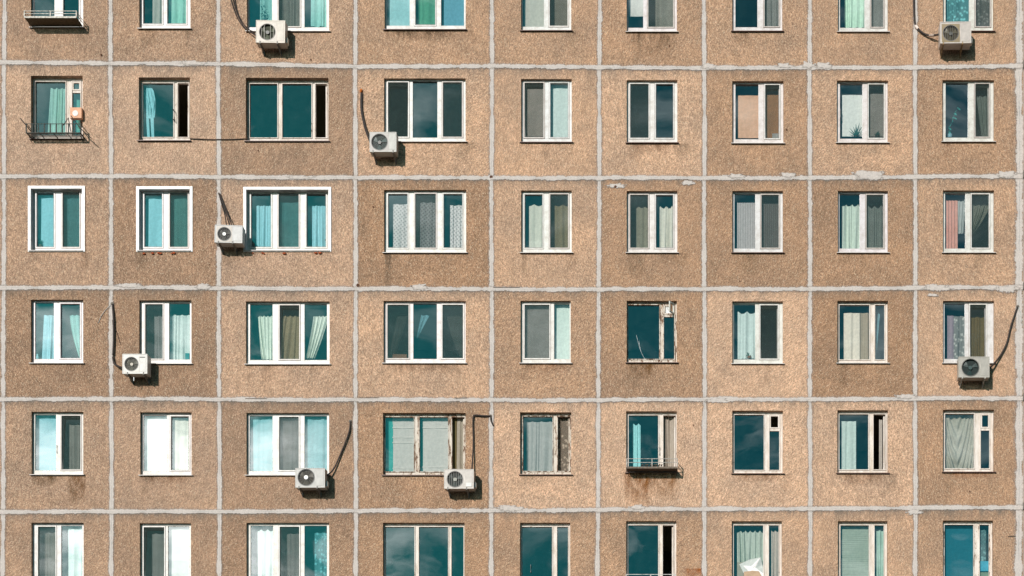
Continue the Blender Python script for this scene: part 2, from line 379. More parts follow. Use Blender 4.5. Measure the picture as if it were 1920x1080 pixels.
# style, opening rect, panes.  pane = (x0, x1, kind, tint); kinds: F fixed, S sash, M sash behind mosquito screen,
# T tilted sash behind screen, O open (no glass), V small vent over a fixed light
c_ = (0.93, 0.95, 0.93); t_ = (0.64, 0.88, 0.93); b_ = (0.62, 0.84, 0.90); g_ = (0.88, 0.96, 0.93)
WIN = {
 (1,1): ('pvc', (58,-66,156,51), [(64,102,'F',t_),(119,148,'S',t_)]),
 (1,2): ('pvc', (261,-65,357,53), [(269,304,'S',c_),(314,349,'S',t_)]),
 (1,3): ('pvc', (463,-62,617,58), [(467,510,'F',t_),(523,562,'M',c_),(571,612,'F',t_)]),
 (1,4): ('pvc', (721,-63,873,55), [(724,768,'F',t_),(779,816,'S',g_),(827,870,'F',b_)]),
 (1,5): ('pvc', (977,-61,1071,57), [(980,1020,'F',c_),(1031,1064,'M',c_)]),
 (1,6): ('pvc', (1175,-59,1269,59), [(1178,1206,'F',c_),(1216,1262,'M',c_)]),
 (1,7): ('pvc', (1373,-59,1467,58), [(1379,1420,'F',c_),(1434,1460,'M',c_)]),
 (1,8): ('pvc', (1571,-58,1665,59), [(1575,1621,'F',g_),(1634,1656,'M',c_)]),
 (1,9): ('pvc', (1768,-59,1863,58), [(1773,1817,'F',t_),(1830,1856,'M',c_)]),
 (2,1): ('wood', (58,142,155,260), [(67,123,'F',t_),(136,151,'V',t_,172)]),
 (2,2): ('wood', (260,145,356,263), [(268,325,'F',t_),(334,354,'O',c_)]),
 (2,3): ('wood', (461,146,616,264), [(469,520,'F',t_),(530,584,'F',t_),(592,613,'O',c_)]),
 (2,4): ('pvc', (720,147,873,265), [(728,765,'T',c_),(774,820,'F',b_),(831,866,'M',c_)]),
 (2,5): ('pvc', (977,148,1072,266), [(984,1019,'T',c_),(1032,1065,'S',g_)]),
 (2,6): ('pvc', (1175,150,1270,267), [(1182,1216,'M',c_),(1230,1262,'S',b_)]),
 (2,7): ('pvc', (1373,152,1469,268), [(1379,1422,'F',c_),(1435,1461,'T',c_)]),
 (2,8): ('pvc', (1569,151,1665,267), [(1575,1617,'F',c_),(1629,1657,'M',c_)]),
 (2,9): ('pvc', (1767,150,1864,265), [(1773,1815,'F',b_),(1829,1854,'T',c_)]),
 (3,1): ('cased', (52,348,159,472), [(69,101,'S',t_),(118,149,'M',t_)]),
 (3,2): ('cased', (255,349,361,472), [(271,304,'S',t_),(319,352,'M',t_)]),
 (3,3): ('cased', (456,350,621,472), [(471,508,'S',t_),(523,560,'M',t_),(575,611,'S',t_)]),
 (3,4): ('pvc', (720,356,874,473), [(728,764,'S',c_),(779,817,'M',c_),(832,867,'S',c_)]),
 (3,5): ('pvc', (977,357,1072,473), [(984,1017,'S',c_),(1032,1065,'M',c_)]),
 (3,6): ('pvc', (1175,358,1270,473), [(1182,1215,'M',c_),(1230,1262,'S',c_)]),
 (3,7): ('pvc', (1373,358,1468,473), [(1377,1416,'F',c_),(1428,1460,'M',c_)]),
 (3,8): ('pvc', (1571,358,1665,473), [(1574,1612,'F',g_),(1625,1656,'M',c_)]),
 (3,9): ('pvc', (1768,357,1864,473), [(1772,1810,'F',c_),(1822,1854,'M',c_)]),
 (4,1): ('pvc', (58,562,156,680), [(66,101,'F',t_),(114,150,'S',t_)]),
 (4,2): ('pvc', (261,563,359,681), [(273,305,'M',c_),(317,356,'F',g_)]),
 (4,3): ('pvc', (461,565,618,682), [(469,511,'F',g_),(525,561,'T',c_),(571,613,'F',g_)]),
 (4,4): ('pvc', (719,564,873,680), [(727,766,'M',c_),(775,819,'F',b_),(830,868,'M',c_)]),
 (4,5): ('pvc', (976,564,1070,680), [(984,1030,'M',c_),(1039,1068,'F',g_)]),
 (4,6): ('wood', (1175,564,1269,679), [(1178,1236,'F',t_),(1245,1264,'V',t_,592)]),
 (4,7): ('pvc', (1373,565,1468,681), [(1376,1416,'F',g_),(1426,1458,'T',c_)]),
 (4,8): ('wood', (1570,564,1665,680), [(1574,1630,'F',c_),(1641,1658,'F',b_)]),
 (4,9): ('pvc', (1768,564,1864,680), [(1771,1809,'F',c_),(1819,1848,'T',c_)]),
 (5,1): ('pvc', (59,772,156,889), [(66,105,'F',t_),(116,151,'T',c_)]),
 (5,2): ('pvc', (263,773,359,890), [(269,313,'F',c_),(321,354,'S',c_)]),
 (5,3): ('pvc', (462,774,617,890), [(468,511,'F',t_),(524,560,'M',c_),(571,613,'F',t_)]),
 (5,4): ('wood', (718,774,873,890), [(722,776,'F',c_),(787,840,'F',c_),(848,871,'O',c_)]),
 (5,5): ('wood', (975,773,1071,889), [(981,1036,'F',c_),(1046,1069,'O',c_)]),
 (5,6): ('wood', (1174,771,1269,885), [(1179,1234,'F',t_),(1244,1267,'O',c_)]),
 (5,7): ('wood', (1373,770,1468,887), [(1377,1432,'F',t_),(1443,1461,'V',c_,806)]),
 (5,8): ('wood', (1570,769,1665,886), [(1574,1628,'F',g_),(1638,1660,'O',c_)]),
 (5,9): ('wood', (1768,768,1864,884), [(1772,1826,'F',c_),(1839,1855,'V',t_,805)]),
 (6,1): ('pvc', (59,980,157,1097), [(72,104,'M',c_),(115,154,'F',g_)]),
 (6,2): ('pvc', (262,981,358,1098), [(270,308,'T',c_),(315,355,'F',c_)]),
 (6,3): ('pvc', (462,980,617,1097), [(470,512,'F',g_),(525,561,'M',c_),(571,613,'F',t_)]),
 (6,4): ('wood', (718,980,871,1097), [(723,777,'F',t_),(786,840,'F',t_),(847,869,'F',t_)]),
 (6,5): ('wood', (975,980,1069,1097), [(979,1035,'F',t_),(1045,1065,'F',t_)]),
 (6,6): ('wood', (1174,977,1268,1094), [(1178,1234,'F',t_),(1243,1263,'O',c_)]),
 (6,7): ('wood', (1372,977,1466,1094), [(1376,1431,'F',c_),(1442,1460,'F',c_)]),
 (6,8): ('wood', (1571,977,1664,1094), [(1576,1629,'F',g_),(1640,1657,'F',g_)]),
 (6,9): ('wood', (1768,976,1862,1093), [(1771,1825,'F',t_),(1837,1854,'F',t_)]),
}
BASKET = {(1,1), (2,1), (5,6), (6,6)}

# ---------------------------------------------------------------- the apartment block
bld = thing('apartment_building', 'long tan precast apartment block with pebble dashed panels, pale mortar joints and many windows', 'building', (0, 0, 0))
SHADE = [[1.1,1.1,1.5,1.4,1.5,1.2,1.5,1.5,1.6], [2,2.1,0.8,2.1,2,2.3,1.1,2,1.1], [1.3,0.5,1.8,0.6,2.1,1.0,0.9,0.8,1.7],
         [0.4,0.4,1.7,2.2,1.3,0.9,2.5,0.6,2.1], [1.3,1.5,0.8,0.9,2.6,2.6,2.6,2.5,1.0], [1.1,0.9,0.5,0.9,1.3,1.2,2.0,1.9,1.4]]
def shade(j, i):
    k = SHADE[j-1][i-1]/3 if (1 <= i <= 9 and 1 <= j <= 6) else 0.5
    a, b = (147, 117, 95), (201, 168, 145)
    q = [a[n]*(1-k)+b[n]*k for n in range(3)]
    if i <= 3: q = [q[0]-1, q[1], q[2]]
    else: q = [q[0]+2, q[1], q[2]-3]
    return lin(*q)
TH = 0.32
for j in range(1, 7):
    for i in range(0, 11):
        p = [node(i, j-1), node(i+1, j-1), node(i+1, j), node(i, j)]
        W4 = [at(*q) for q in p]
        ctr = sum(W4, Vector())/4
        dy = random.uniform(-0.004, 0.004); mb = MB()
        W4 = [Vector((q.x, dy, q.z)) for q in W4]
        key = (j, i)
        if key in WIN:
            st, (x0, y0, x1, y1), _ = WIN[key]
            if st == 'cased': x0 += 5; x1 -= 5; y0 += 5; y1 -= 3
            H = [at(x0, y0), at(x1, y0), at(x1, y1), at(x0, y1)]
            H = [Vector((q.x, dy, q.z)) for q in H]
            for k in range(4): mb.quad(W4[k], W4[(k+1) % 4], H[(k+1) % 4], H[k])
            for k in range(4):
                a, b = H[k], H[(k+1) % 4]
                mb.quad(a, b, b+Vector((0, TH, 0)), a+Vector((0, TH, 0)))
        else:
            mb.quad(*W4)
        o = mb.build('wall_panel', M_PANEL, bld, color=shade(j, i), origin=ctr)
# walls beyond the picture, above, below and back of the block
XL, XR = at(-250, 0).x, at(2150, 0).x
mb = MB(); mb.box(XL, XR, 0.0, 0.3, 0, at(0, 1168).z); mb.box(XL, XR, 0.0, 0.3, at(0, -92).z, 28.6)
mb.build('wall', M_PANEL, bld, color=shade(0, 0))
mb = MB(); mb.box(XL, XR, 4.4, 12, 0, 28.6); mb.box(XL-.3, XR+.3, -.25, 12.2, 28.6, 28.9)
mb.build('rear_block', M_CONC, bld, color=(0.25, 0.22, 0.19))
# floors and cross walls that close each room
mb = MB()
for j in range(0, 7):
    z = at(0, YS[j][5]).z; mb.box(XL, XR, TH+.002, 4.4, z-.09, z+.09)
for i in range(0, 12):
    x = at(seam_x(i, 540), 0).x; mb.box(x-.08, x+.08, TH+.001, 4.401, at(0, 1168).z, at(0, -92).z)
mb.build('interior_wall', M_ROOM, bld, color=(0.38, 0.32, 0.23))

# mortar joints
def strip(name, pts, w, d, seed):
    """pts in photo px; ribbon of width 2w px with uv across"""
    rnd = random.Random(seed); mb = MB(); uv = []
    P = []
    for (x0, y0), (x1, y1) in zip(pts, pts[1:]):
        n = max(1, int(math.hypot(x1-x0, y1-y0)/6))
        for k in range(n): P.append((x0+(x1-x0)*k/n, y0+(y1-y0)*k/n))
    P.append(pts[-1])
    ph = rnd.random()*9
    for k, (x, y) in enumerate(P):
        a = P[max(k-1, 0)]; b = P[min(k+1, len(P)-1)]
        tx, ty = b[0]-a[0], b[1]-a[1]; ln = math.hypot(tx, ty); nx, ny = -ty/ln, tx/ln
        wob = 0.5*math.sin(k*0.077+ph*2)
        for s in (-1, 1):
            q = at(x+nx*(s*w+wob), y+ny*(s*w+wob), d); mb.v.append(q); uv.append((s, k*0.1))
    for k in range(len(P)-1): mb.f.append((2*k, 2*k+1, 2*k+3, 2*k+2))
    return mb.build(name, M_JOINT, bld, uv=uv)
for j in range(1, 6):
    strip('mortar_joint', [node(i, j) for i in range(12)], 7.6, 0.014, j)
for i in range(1, 11):
    strip('mortar_joint', [(seam_x(i, y), y) for y in (-92, 540, 1168)], 7.8 if i != 10 else 13, 0.010, 50+i)
# trowelled patches of mortar bulging out of the joints
def patch(x, y, w, h, seed):
    rnd = random.Random(seed); mb = MB(); uv = []; n = 22
    mb.v.append(at(x, y, 0.017)); uv.append((0, 0))
    for k in range(n):
        a = 2*math.pi*k/n; q = 1+rnd.uniform(-.3, .3)
        mb.v.append(at(x+w*q*math.cos(a), y+h*q*math.sin(a), 0.016)); uv.append((0.60, 0))
    for k in range(n): mb.f.append((0, 1+k, 1+(k+1) % n))
    mb.build('mortar_patch', M_JOINT, bld, uv=uv)
for q in [(1630,327,26,12),(1545,121,16,8),(1755,538,24,10),(955,951,22,8),(785,536,13,8),(1470,121,14,6),(1330,122,12,7),
          (1290,341,10,6),(360,116,20,6),(240,533,20,6),(1478,326,12,7),(1195,949,14,6),(1885,325,16,9),(1380,328,14,6),
          (1885,540,20,8),(1700,741,18,6),(560,330,22,5),(1715,958,14,7),(1345,749,20,6),(380,536,12,7),(1515,120,9,9),(1155,346,15,6),(1750,551,10,4)]:
    patch(q[0], q[1]+2.5, q[2]*1.25, q[3]*.85, seed=int(q[0]))
# open cracks in the joints
mb = MB()
for x0, x1, y in [(925,975,538.5),(674,710,745.5),(852,876,746),(460,500,747),(1890,1905,1005)]:
    a = at(x0, y, .0185); b = at(x1, y+1, .0185); mb.box(a.x, b.x, a.y-.001, a.y, b.z, a.z+.004)
mb.build('joint_crack', M_RUST, bld, color=(0.12, 0.085, 0.06))
def stain(x0, y0, x1, y1, colr, a):
    mb = MB(); mb.quad(at(x0, y1, .007), at(x1, y1, .007), at(x1, y0, .007), at(x0, y0, .007))
    mb.build('rust_stain', M_STAIN, bld, color=(*colr, a), uv=[(0, 0), (1, 0), (1, 1), (0, 1)])
stain(1168, 886, 1225, 952, (0.22, 0.08, 0.015), 1.0)
stain(1215, 888, 1275, 940, (0.22, 0.09, 0.02), 0.7)
stain(58, 890, 108, 912, (0.13, 0.07, 0.025), 0.9); stain(125, 890, 162, 948, (0.14, 0.06, 0.015), 0.9)
stain(255, 892, 360, 908, (0.16, 0.07, 0.03), 0.6); stain(722, 58, 860, 78, (0.12, 0.08, 0.05), 0.8)
stain(975, 680, 1072, 700, (0.2, 0.08, 0.03), 0.5); stain(1176, 682, 1230, 712, (0.15, 0.07, 0.02), 0.8)
stain(1375, 887, 1468, 905, (0.2, 0.08, 0.03), 0.5); stain(1571, 887, 1666, 912, (0.17, 0.08, 0.04), 0.6)
stain(1282, 1066, 1320, 1082, (0.35, 0.09, 0.01), 1.0); stain(720, 474, 735, 545, (0.14, 0.10, 0.07), 0.7)
stain(1768, 885, 1862, 897, (0.3, 0.1, 0.03), 0.5); stain(1180, 268, 1262, 290, (0.2, 0.1, 0.05), 0.5)
stain(720, 682, 872, 702, (0.18, 0.10, 0.06), 0.5); stain(1176, 60, 1270, 118, (0.16, 0.10, 0.06), 0.55)
rs = random.Random(21)
for key, (st_, (x0, y0, x1, y1), pn) in WIN.items():
    if y1 > 1000: continue
    for _ in range(rs.choice((1, 2, 2, 3))):
        xx = rs.choice((x0, x1-10, rs.uniform(x0, x1-20))); ww = rs.uniform(7, 34)
        stain(xx, y1+2, xx+ww, y1+rs.uniform(14, 52), (rs.uniform(.10, .17), .08, .045), rs.uniform(.15, .42))
for x0, y0, x1, y1 in [(484,96,530,118),(1766,95,1825,118),(698,300,745,325),(408,468,455,505),(238,712,290,742),(1802,716,1850,742),(560,925,612,952),(840,925,890,952)]:
    stain(x0, y0, x1, y1, (.12, .08, .05), .4)
# bolts, plugs and drilled holes
for x, y, r in [(1897-642,86,1.6),(1239,70,1),(1232,88,1),(1893-418,243,1.6),(484,282,1.3),(583,112,1.6),(190,103,2),(393,496,1.1),(700,388,1.5),(1387,527,1.3),(1818,921,1.3),(1154,350,2.6),(921,332,3.2),(671,535,3.2),(610,450,1),(450,1046,.9),(1300,797,1.2)]:
    mb = MB(); mb.tube([at(x, y, .002), at(x, y, .022)], r*PX, 7)
    mb.build('wall_bolt', M_RUST, bld, color=(0.12, 0.045, 0.02))

WHITE = (0.65, 0.615, 0.59)
def window(key):
    st, (x0, y0, x1, y1), panes = WIN[key]
    rnd = random.Random(key[0]*31+key[1])
    rec = {'pvc': 0.10, 'wood': 0.13, 'cased': 0.13}[st]
    if key in ((2,1), (2,2), (2,3)): rec = 0.16
    ox0, oy0, ox1, oy1 = x0, y0, x1, y1
    if st == 'cased': ox0 += 5; ox1 -= 5; oy0 += 5; oy1 -= 3
    A = at(ox0, oy0); B = at(ox1, oy1)
    A = Vector((A.x-.01, 0, A.z+.01)); B = Vector((B.x+.01, 0, B.z-.01))
    yf = rec; yb = rec+.07
    wood = st == 'wood'
    peel = {(4,6): 0.5, (5,4): 0.5, (5,5): 0.48, (2,1): 0.2, (2,2): 0.22, (2,3): 0.2, (6,9): 0.36, (5,6): .25}.get(key, 0.15)
    fc = (0.74, 0.66, 0.60, peel) if wood else (*[c*rnd.uniform(.96, 1.03) for c in WHITE], 1)
    if wood and key in ((5,4), (5,5), (4,6)): fc = (0.66, 0.58, 0.50, peel)
    FM = M_WOOD if wood else M_PVC
    gt = {'pvc': 8.0, 'wood': 8.5, 'cased': 13.0}[st]; gb = {'pvc': 8.5, 'wood': 5.5, 'cased': 9.0}[st]
    if key in ((2,1), (2,2), (2,3)): gt = 12
    SM = 0.035                                       # sash profile width
    fr = MB(); cells = []
    for p in panes:
        k = p[2]; a = at(p[0], y0+gt, -rec); b = at(p[1], y1-gb, -rec)
        e = {'F': 0.0, 'O': 0.0, 'V': 0.0, 'S': SM, 'M': SM, 'T': SM}[k]
        zt, zb = a.z, b.z
        if k == 'F' and not wood: zt += .03; zb -= .02
        cells.append((a.x-e, b.x+e, zb-e, zt+e, e))
    tops = [c[3] for c in cells]; bots = [c[2] for c in cells]
    zt = max(tops); zb = min(bots)
    fr.box(A.x, B.x, yf, yb, zt, A.z); fr.box(A.x, B.x, yf, yb, B.z, zb)
    xs = [A.x] + [v for c in cells for v in (c[0], c[1])] + [B.x]
    for k in range(0, len(xs), 2):
        fr.box(xs[k], xs[k+1], yf+.0, yb, zb, zt)
    for c in cells:                                  # fill above / below cells lower than the tallest
        if zt-c[3] > 1e-4: fr.box(c[0], c[1], yf+.003, yb, c[3], zt)
        if c[2]-zb > 1e-4: fr.box(c[0], c[1], yf+.003, yb, zb, c[2])
    win = fr.build('window', FM, bld, color=fc, bevel=.004)
    # head bead / rebate line round the frame so that the profile reads
    bd = MB(); bd.ring(A.x+.012, B.x-.012, B.z+.012, A.z-.012, .022, yf-.014, yf-.001)
    bd.build('frame_bead', FM, win, color=fc)
    if wood:                                         # putty beads and inner second frame
        for c in cells:
            q = MB(); q.ring(c[0]-.022, c[1]+.022, c[2]-.018, c[3]+.022, .018, yf-.022, yf-.002)
            q.build('glazing_bead', FM, win, color=(fc[0]*.97, fc[1]*.97, fc[2]*.97, min(1, peel+.08)))
    for p, c in zip(panes, cells):
        k, tn = p[2], p[3]; e = c[4]
        def jig():
            w = .05 if (key[0] in (2, 3, 4) and key[1] < 4) else .30
            return Matrix.Rotation(R(rnd.uniform(-w, w)), 4, 'Z') @ Matrix.Rotation(R(rnd.uniform(-w, w)), 4, 'X')
        def pane(xa, xb, za, zb_, y, M=None, tnt=tn, refl=1.0):
            mb = MB(); ctr = Vector(((xa+xb)/2, y, (za+zb_)/2)); J = Matrix.Translation(ctr) @ jig() @ Matrix.Translation(-ctr)
            g = [Vector((xa, y, za)), Vector((xb, y, za)), Vector((xb, y, zb_)), Vector((xa, y, zb_))]
            T = (M @ J) if M else J
            mb.quad(*[T @ q for q in g]); mb.build('pane', M_GLASS, win, color=(*tnt, refl))
        if k in 'F':
            pane(c[0]-.005, c[1]+.005, c[2]-.005, c[3]+.005, yf+.03)
        elif k == 'V':
            vz = at(0, p[4], -rec).z
            q = MB(); q.box(c[0], c[1], yf+.002, yf+.06, vz-.03, vz+.03)
            q.ring(c[0], c[1], vz+.03, c[3], .03, yf-.012, yf+.05)
            q.build('vent_frame', FM, win, color=fc)
            pane(c[0]-.003, c[1]+.003, c[2]-.003, vz-.02, yf+.03)
            if key == (4,6):                          # vent flap swung outwards
                hinge = Vector((c[1]-.01, yf, 0)); M = Matrix.Translation(hinge) @ Matrix.Rotation(R(62), 4, 'Z') @ Matrix.Translation(-hinge)
                q = MB(); q.ring(c[0], c[1]-.01, vz+.03, c[3]+.03, .03, yf-.03, yf+.0, M); q.build('vent_flap', FM, win, color=(.6, .6, .55, .4))
                pane(c[0]+.02, c[1]-.02, vz+.05, c[3]+.01, yf-.015, M)
            elif key != (5,7): pane(c[0]+.025, c[1]-.025, vz+.05, c[3]-.025, yf+.02)
        elif k == 'O':                                # sash folded into the room
            hx = c[1]-.01; side = 1 if key != (5,5) else -1
            q = MB(); q.box(hx-.035, hx, yf+.06, yf+.5, c[2]+.02, c[3]-.02); q.build('sash', FM, win, color=(fc[0]*.9, fc[1]*.9, fc[2]*.9, peel))
        else:
            M = None
            if k == 'T':
                pv = Vector((0, yf+.03, c[2])); M = Matrix.Translation(pv) @ Matrix.Rotation(R(-4.2), 4, 'X') @ Matrix.Translation(-pv)
            q = MB(); q.ring(c[0]+.003, c[1]-.003, c[2]+.003, c[3]-.003, SM if k != 'T' else SM+.012, yf+(-.012 if k == 'S' else .016), yf+.055, M)
            q.build('sash', FM, win, color=fc)
            q = MB(); q.ring(c[0]-.004, c[1]+.004, c[2]-.004, c[3]+.004, .011, yf-.0035, yf+.0015); q.build('seal_shadow_line', M_RUBBER, win, color=(.16, .12, .11))  # thin dark ring draws the shadow line between frame and sash
            if k == 'S':
                q = MB(); q.ring(c[0]+SM-.007, c[1]-SM+.007, c[2]+SM-.007, c[3]-SM+.007, .007, yf-.015, yf+.02); q.build('gasket', M_RUBBER, win, color=(.10, .10, .10))
            pane(c[0]+e-.004, c[1]-e+.004, c[2]+e-.004, c[3]-e+.004, yf+.035, M, refl=.5 if k == 'T' else 1.0)
            if k in 'MT':
                q = MB(); q.ring(c[0]+.004, c[1]-.004, c[2]+.004, c[3]-.004, .026, yf-.016, yf+.004)
                q.build('screen_frame', M_PVC, win, color=(0.50, 0.44, 0.40) if rnd.random() < .55 else (.68, .64, .60))
                q = MB(); y = yf-.006; q.quad((c[0]+.02, y, c[2]+.02), (c[1]-.02, y, c[2]+.02), (c[1]-.02, y, c[3]-.02), (c[0]+.02, y, c[3]-.02))
                q.build('mosquito_screen', M_SCREEN, win)
    # sill
    q = MB(); zs = B.z+.012; xa = A.x-.02; xb = B.x+.03
    p4 = [(xa, -.062, zs-.022), (xb, -.062, zs-.022), (xb, yf+.01, zs+.014), (xa, yf+.01, zs+.014)]
    q.poly(p4); q.poly([(a, b, z-.010) for a, b, z in p4][::-1])
    q.quad(p4[0], p4[1], (xb, -.062, zs-.036), (xa, -.062, zs-.036))
    q.quad(p4[0], (xa, -.062, zs-.036), (xa, yf+.01, zs-.01), p4[3]); q.quad(p4[1], (xb, -.062, zs-.036), (xb, yf+.01, zs-.01), p4[2])
    brown = key in ((2,6), (3,7), (1,5), (1,7), (1,9), (4,6), (2,5), (1,4)) or (wood and key[0] in (2, 5))
    q.build('sill', M_ENAMEL, win, color=(0.16, 0.075, 0.055) if brown else (0.66, 0.60, 0.56))
    if st == 'cased':
        a = at(x0, y0, .03); b = at(x1, y1, .03)
        q = MB(); w = .075
        q.box(a.x, a.x+w, -.03, .005, b.z, a.z); q.box(b.x-w, b.x, -.03, .005, b.z, a.z)
        q.box(a.x+w, b.x-w, -.03, .005, a.z-w, a.z); q.box(a.x+w, b.x-w, -.03, .005, b.z, b.z+.045)
        q.build('casing', M_PVC, win, color=(.80, .78, .77), bevel=.006)
        q = MB(); q.box(a.x+.05, a.x+.066, .006, yf-.002, b.z+.03, a.z-.05); q.box(b.x-.066, b.x-.05, .006, yf-.002, b.z+.03, a.z-.05)
        q.box(a.x+.067, b.x-.067, .006, yf-.002, a.z-.066, a.z-.05); q.build('reveal_lining', M_PVC, win, color=(.72, .74, .74))
    return win, rec
RECS = {}; WOBJ = {}
for key in WIN: WOBJ[key], RECS[key] = window(key)
# polyurethane foam oozing under two windows of the third row
for key, xs, y in (((3,2), (270, 286, 297, 301, 322, 326), 474), ((3,3), (474, 492, 495, 532, 534, 592, 600), 474)):
    for x in xs:
        mb = MB(); r = random.uniform(1.2, 2.7)*PX; c = at(x, y+random.uniform(0, 1.5), .03)
        bm = bmesh.new(); bmesh.ops.create_icosphere(bm, subdivisions=2, radius=r)
        for v in bm.verts: v.co *= random.uniform(.8, 1.15)
        mb.v = [Vector((v.co.x*1.3, v.co.y*.7, v.co.z*.8))+c for v in bm.verts]; mb.f = [tuple(v.index for v in f.verts) for f in bm.faces]; bm.free()
        mb.build('foam_bead', M_FOAM, WOBJ[key], color=(0.42, 0.09, 0.025), smooth=True)
# handle on the old window of the second row
mb = MB(); mb.tube([at(324, 205, -.18), at(324, 205, -.10), at(326, 206, -.08), at(328, 227, -.08), at(324, 223, -.12), at(324, 223, -.18)], .012)
mb.build('handle', M_RUST, WOBJ[(2,2)], color=(.04, .03, .03))
for key, x, yy in (((5,1), 106.5, 842), ((5,6), 1237, 846), ((6,5), 1041-54+8, 1066), ((2,8), 1576, 212)):
    mb = MB(); d = -RECS[key]+.03
    mb.tube([at(x, yy-7, d-.03), at(x, yy-7, d), at(x, yy+7, d), at(x, yy+7, d-.03)], .008); mb.build('handle', M_RUST, WOBJ[key], color=(.45, .42, .4))

d = -RECS[(4,6)]+.0
for P in ([(1193,628),(1199,652),(1204,664),(1211,677)], [(1198,640),(1201,658)]):
    mb = MB(); mb.tube([at(x, y, d-.02) for x, y in P], .0028, 5); mb.build('glass_crack', M_CARD, WOBJ[(4,6)], color=(.8, .82, .82))
# ---------------------------------------------------------------- curtains and blinds
ROW = {1: 'top row', 2: 'second row', 3: 'third row', 4: 'fourth row', 5: 'fifth row', 6: 'bottom row'}
CL = {1: 'first', 2: 'second', 3: 'third', 4: 'fourth', 5: 'fifth', 6: 'sixth', 7: 'seventh', 8: 'eighth', 9: 'ninth'}
def place(key): return '%s window from left, %s' % (CL[key[1]], ROW[key[0]])
def curtain(key, kind, x0, x1, y0, y1, colr, look, n=6, a=0.9, bx=None, amp=None, back=0.14, mat_=None, scal=2.0, wav=0.0, ridges=()):
    """kind: folds / flat / slats / lines (horizontal slats)"""
    rec = RECS[key] if key in RECS else .1
    d = -(rec+back); mb = MB()
    bx = bx or (x0, x1); amp = .02 if amp is None else amp
    rnd = random.Random(key[0]*100+key[1]*7+int(x0))
    nm = 'curtain'; cat = 'curtain'
    if kind == 'folds':
        nu = max(24, int(n*9)); nv = 22; ph = rnd.random()*6; ph2 = rnd.random()*6
        ws = [rnd.uniform(.6, 1.4) for _ in range(n+2)]
        for v in range(nv+1):
            tv = v/nv
            for u in range(nu+1):
                tu = u/nu
                tw = tu+.09*math.sin(4.1*tu+ph2+.5*tv)+.045*math.sin(11*tu+ph)
                f = math.sin(2*math.pi*n*tw+ph)*(.65+.5*math.sin(3.3*tu+ph*2)); g = math.sin(2*math.pi*n*.47*tu+ph2+tv*1.3)
                s = tv**(1.0+wav)
                xa = x0+(x1-x0)*tu; xb = bx[0]+(bx[1]-bx[0])*tu
                x = xa*(1-s)+xb*s
                sc = -scal*abs(math.sin(math.pi*n*tu*.5+ph)) if scal else 0
                y = (y0-sc*0.9)*(1-tv)+y1*tv
                p = at(x, y, d); p.y += (amp*f+amp*.8*g)*(.55+.45*tv)
                mb.v.append(p)
        for v in range(nv):
            for u in range(nu):
                i = v*(nu+1)+u; mb.f.append((i, i+1, i+nu+2, i+nu+1))
        o = mb.build('curtain', mat_ or M_CLOTH, color=(*[min(.93, c*1.12) for c in colr], min(1, a*1.06)), smooth=True)
    elif kind == 'flat':
        nu = 10; nv = 10
        for v in range(nv+1):
            for u in range(nu+1):
                p = at(x0+(x1-x0)*u/nu, y0+(y1-y0)*v/nv, d); p.y += .004*math.sin(u*.9+v*.3); mb.v.append(p)
        for v in range(nv):
            for u in range(nu):
                i = v*(nu+1)+u; mb.f.append((i, i+1, i+nu+2, i+nu+1))
        for yr in ridges:
            a0 = at(x0, yr, d+.012); b0 = at(x1, yr+2.0, d+.012); mb.quad((a0.x, a0.y, a0.z), (b0.x, a0.y, a0.z), (b0.x, a0.y, b0.z), (a0.x, a0.y, b0.z))
            mb.quad((a0.x, a0.y, b0.z), (b0.x, a0.y, b0.z), (b0.x, a0.y+.03, b0.z), (a0.x, a0.y+.03, b0.z))
        nm = 'roller_blind'; cat = 'blind'
        o = mb.build(nm, mat_ or M_CLOTH, color=(min(.95, colr[0]*1.22), min(.95, colr[1]*1.12), min(.95, colr[2]*1.10), a), smooth=True)
    elif kind == 'slats':
        w = (x1-x0)/n
        for k in range(n):
            a0 = at(x0+k*w+.1, y0, d); b0 = at(x0+(k+1)*w-.25, y1, d)
            mb.quad((a0.x, a0.y-.008, a0.z), (b0.x, a0.y+.020, a0.z), (b0.x, a0.y+.020, b0.z), (a0.x, a0.y-.008, b0.z))
        nm = 'vertical_blind'; cat = 'blind'
        o = mb.build(nm, M_CLOTH, color=(min(.95, colr[0]*1.22), min(.95, colr[1]*1.12), min(.95, colr[2]*1.12), a))
    else:
        h = (y1-y0)/n
        for k in range(n):
            a0 = at(x0, y0+k*h, d); b0 = at(x1, y0+(k+1)*h-.05, d); j = rnd.uniform(-.01, .01)
            mb.quad((a0.x, a0.y+.004+j*.6, a0.z), (b0.x, a0.y+.004-j*.6, a0.z), (b0.x, a0.y-.004, b0.z), (a0.x, a0.y-.004, b0.z))
        nm = 'venetian_blind'; cat = 'blind'
        o = mb.build(nm, M_CLOTH, color=(min(.95, colr[0]*1.22), min(.95, colr[1]*1.12), min(.95, colr[2]*1.12), a))
    tag(o, '%s, %s' % (look, place(key)), cat, 'curtains and blinds behind the windows')
    return o
WH = (.80, .80, .76); CR = (.68, .64, .55); GY = (.42, .42, .40); TN = (.38, .31, .21)
K = curtain
K((1,2),'folds',286,305,-60,46,(.45,.46,.42),'grey gathered curtain in left half',4)
K((1,2),'folds',316,351,-60,46,(.72,.80,.58),'cream green striped curtain in right half',4,.85,amp=.03)
K((1,3),'folds',488,511,-58,50,(.68,.76,.62),'pale green curtain behind left pane',3,.7,amp=.03)
K((1,3),'folds',530,564,-58,50,(.5,.5,.46),'grey curtain behind middle mosquito screen',4,.7)
K((1,3),'folds',583,614,-58,50,(.74,.80,.64),'green striped curtain behind right pane',4,.85,amp=.03)
K((1,4),'flat',728,769,-60,50,(.75,.85,.80),'white roller blind behind left pane')
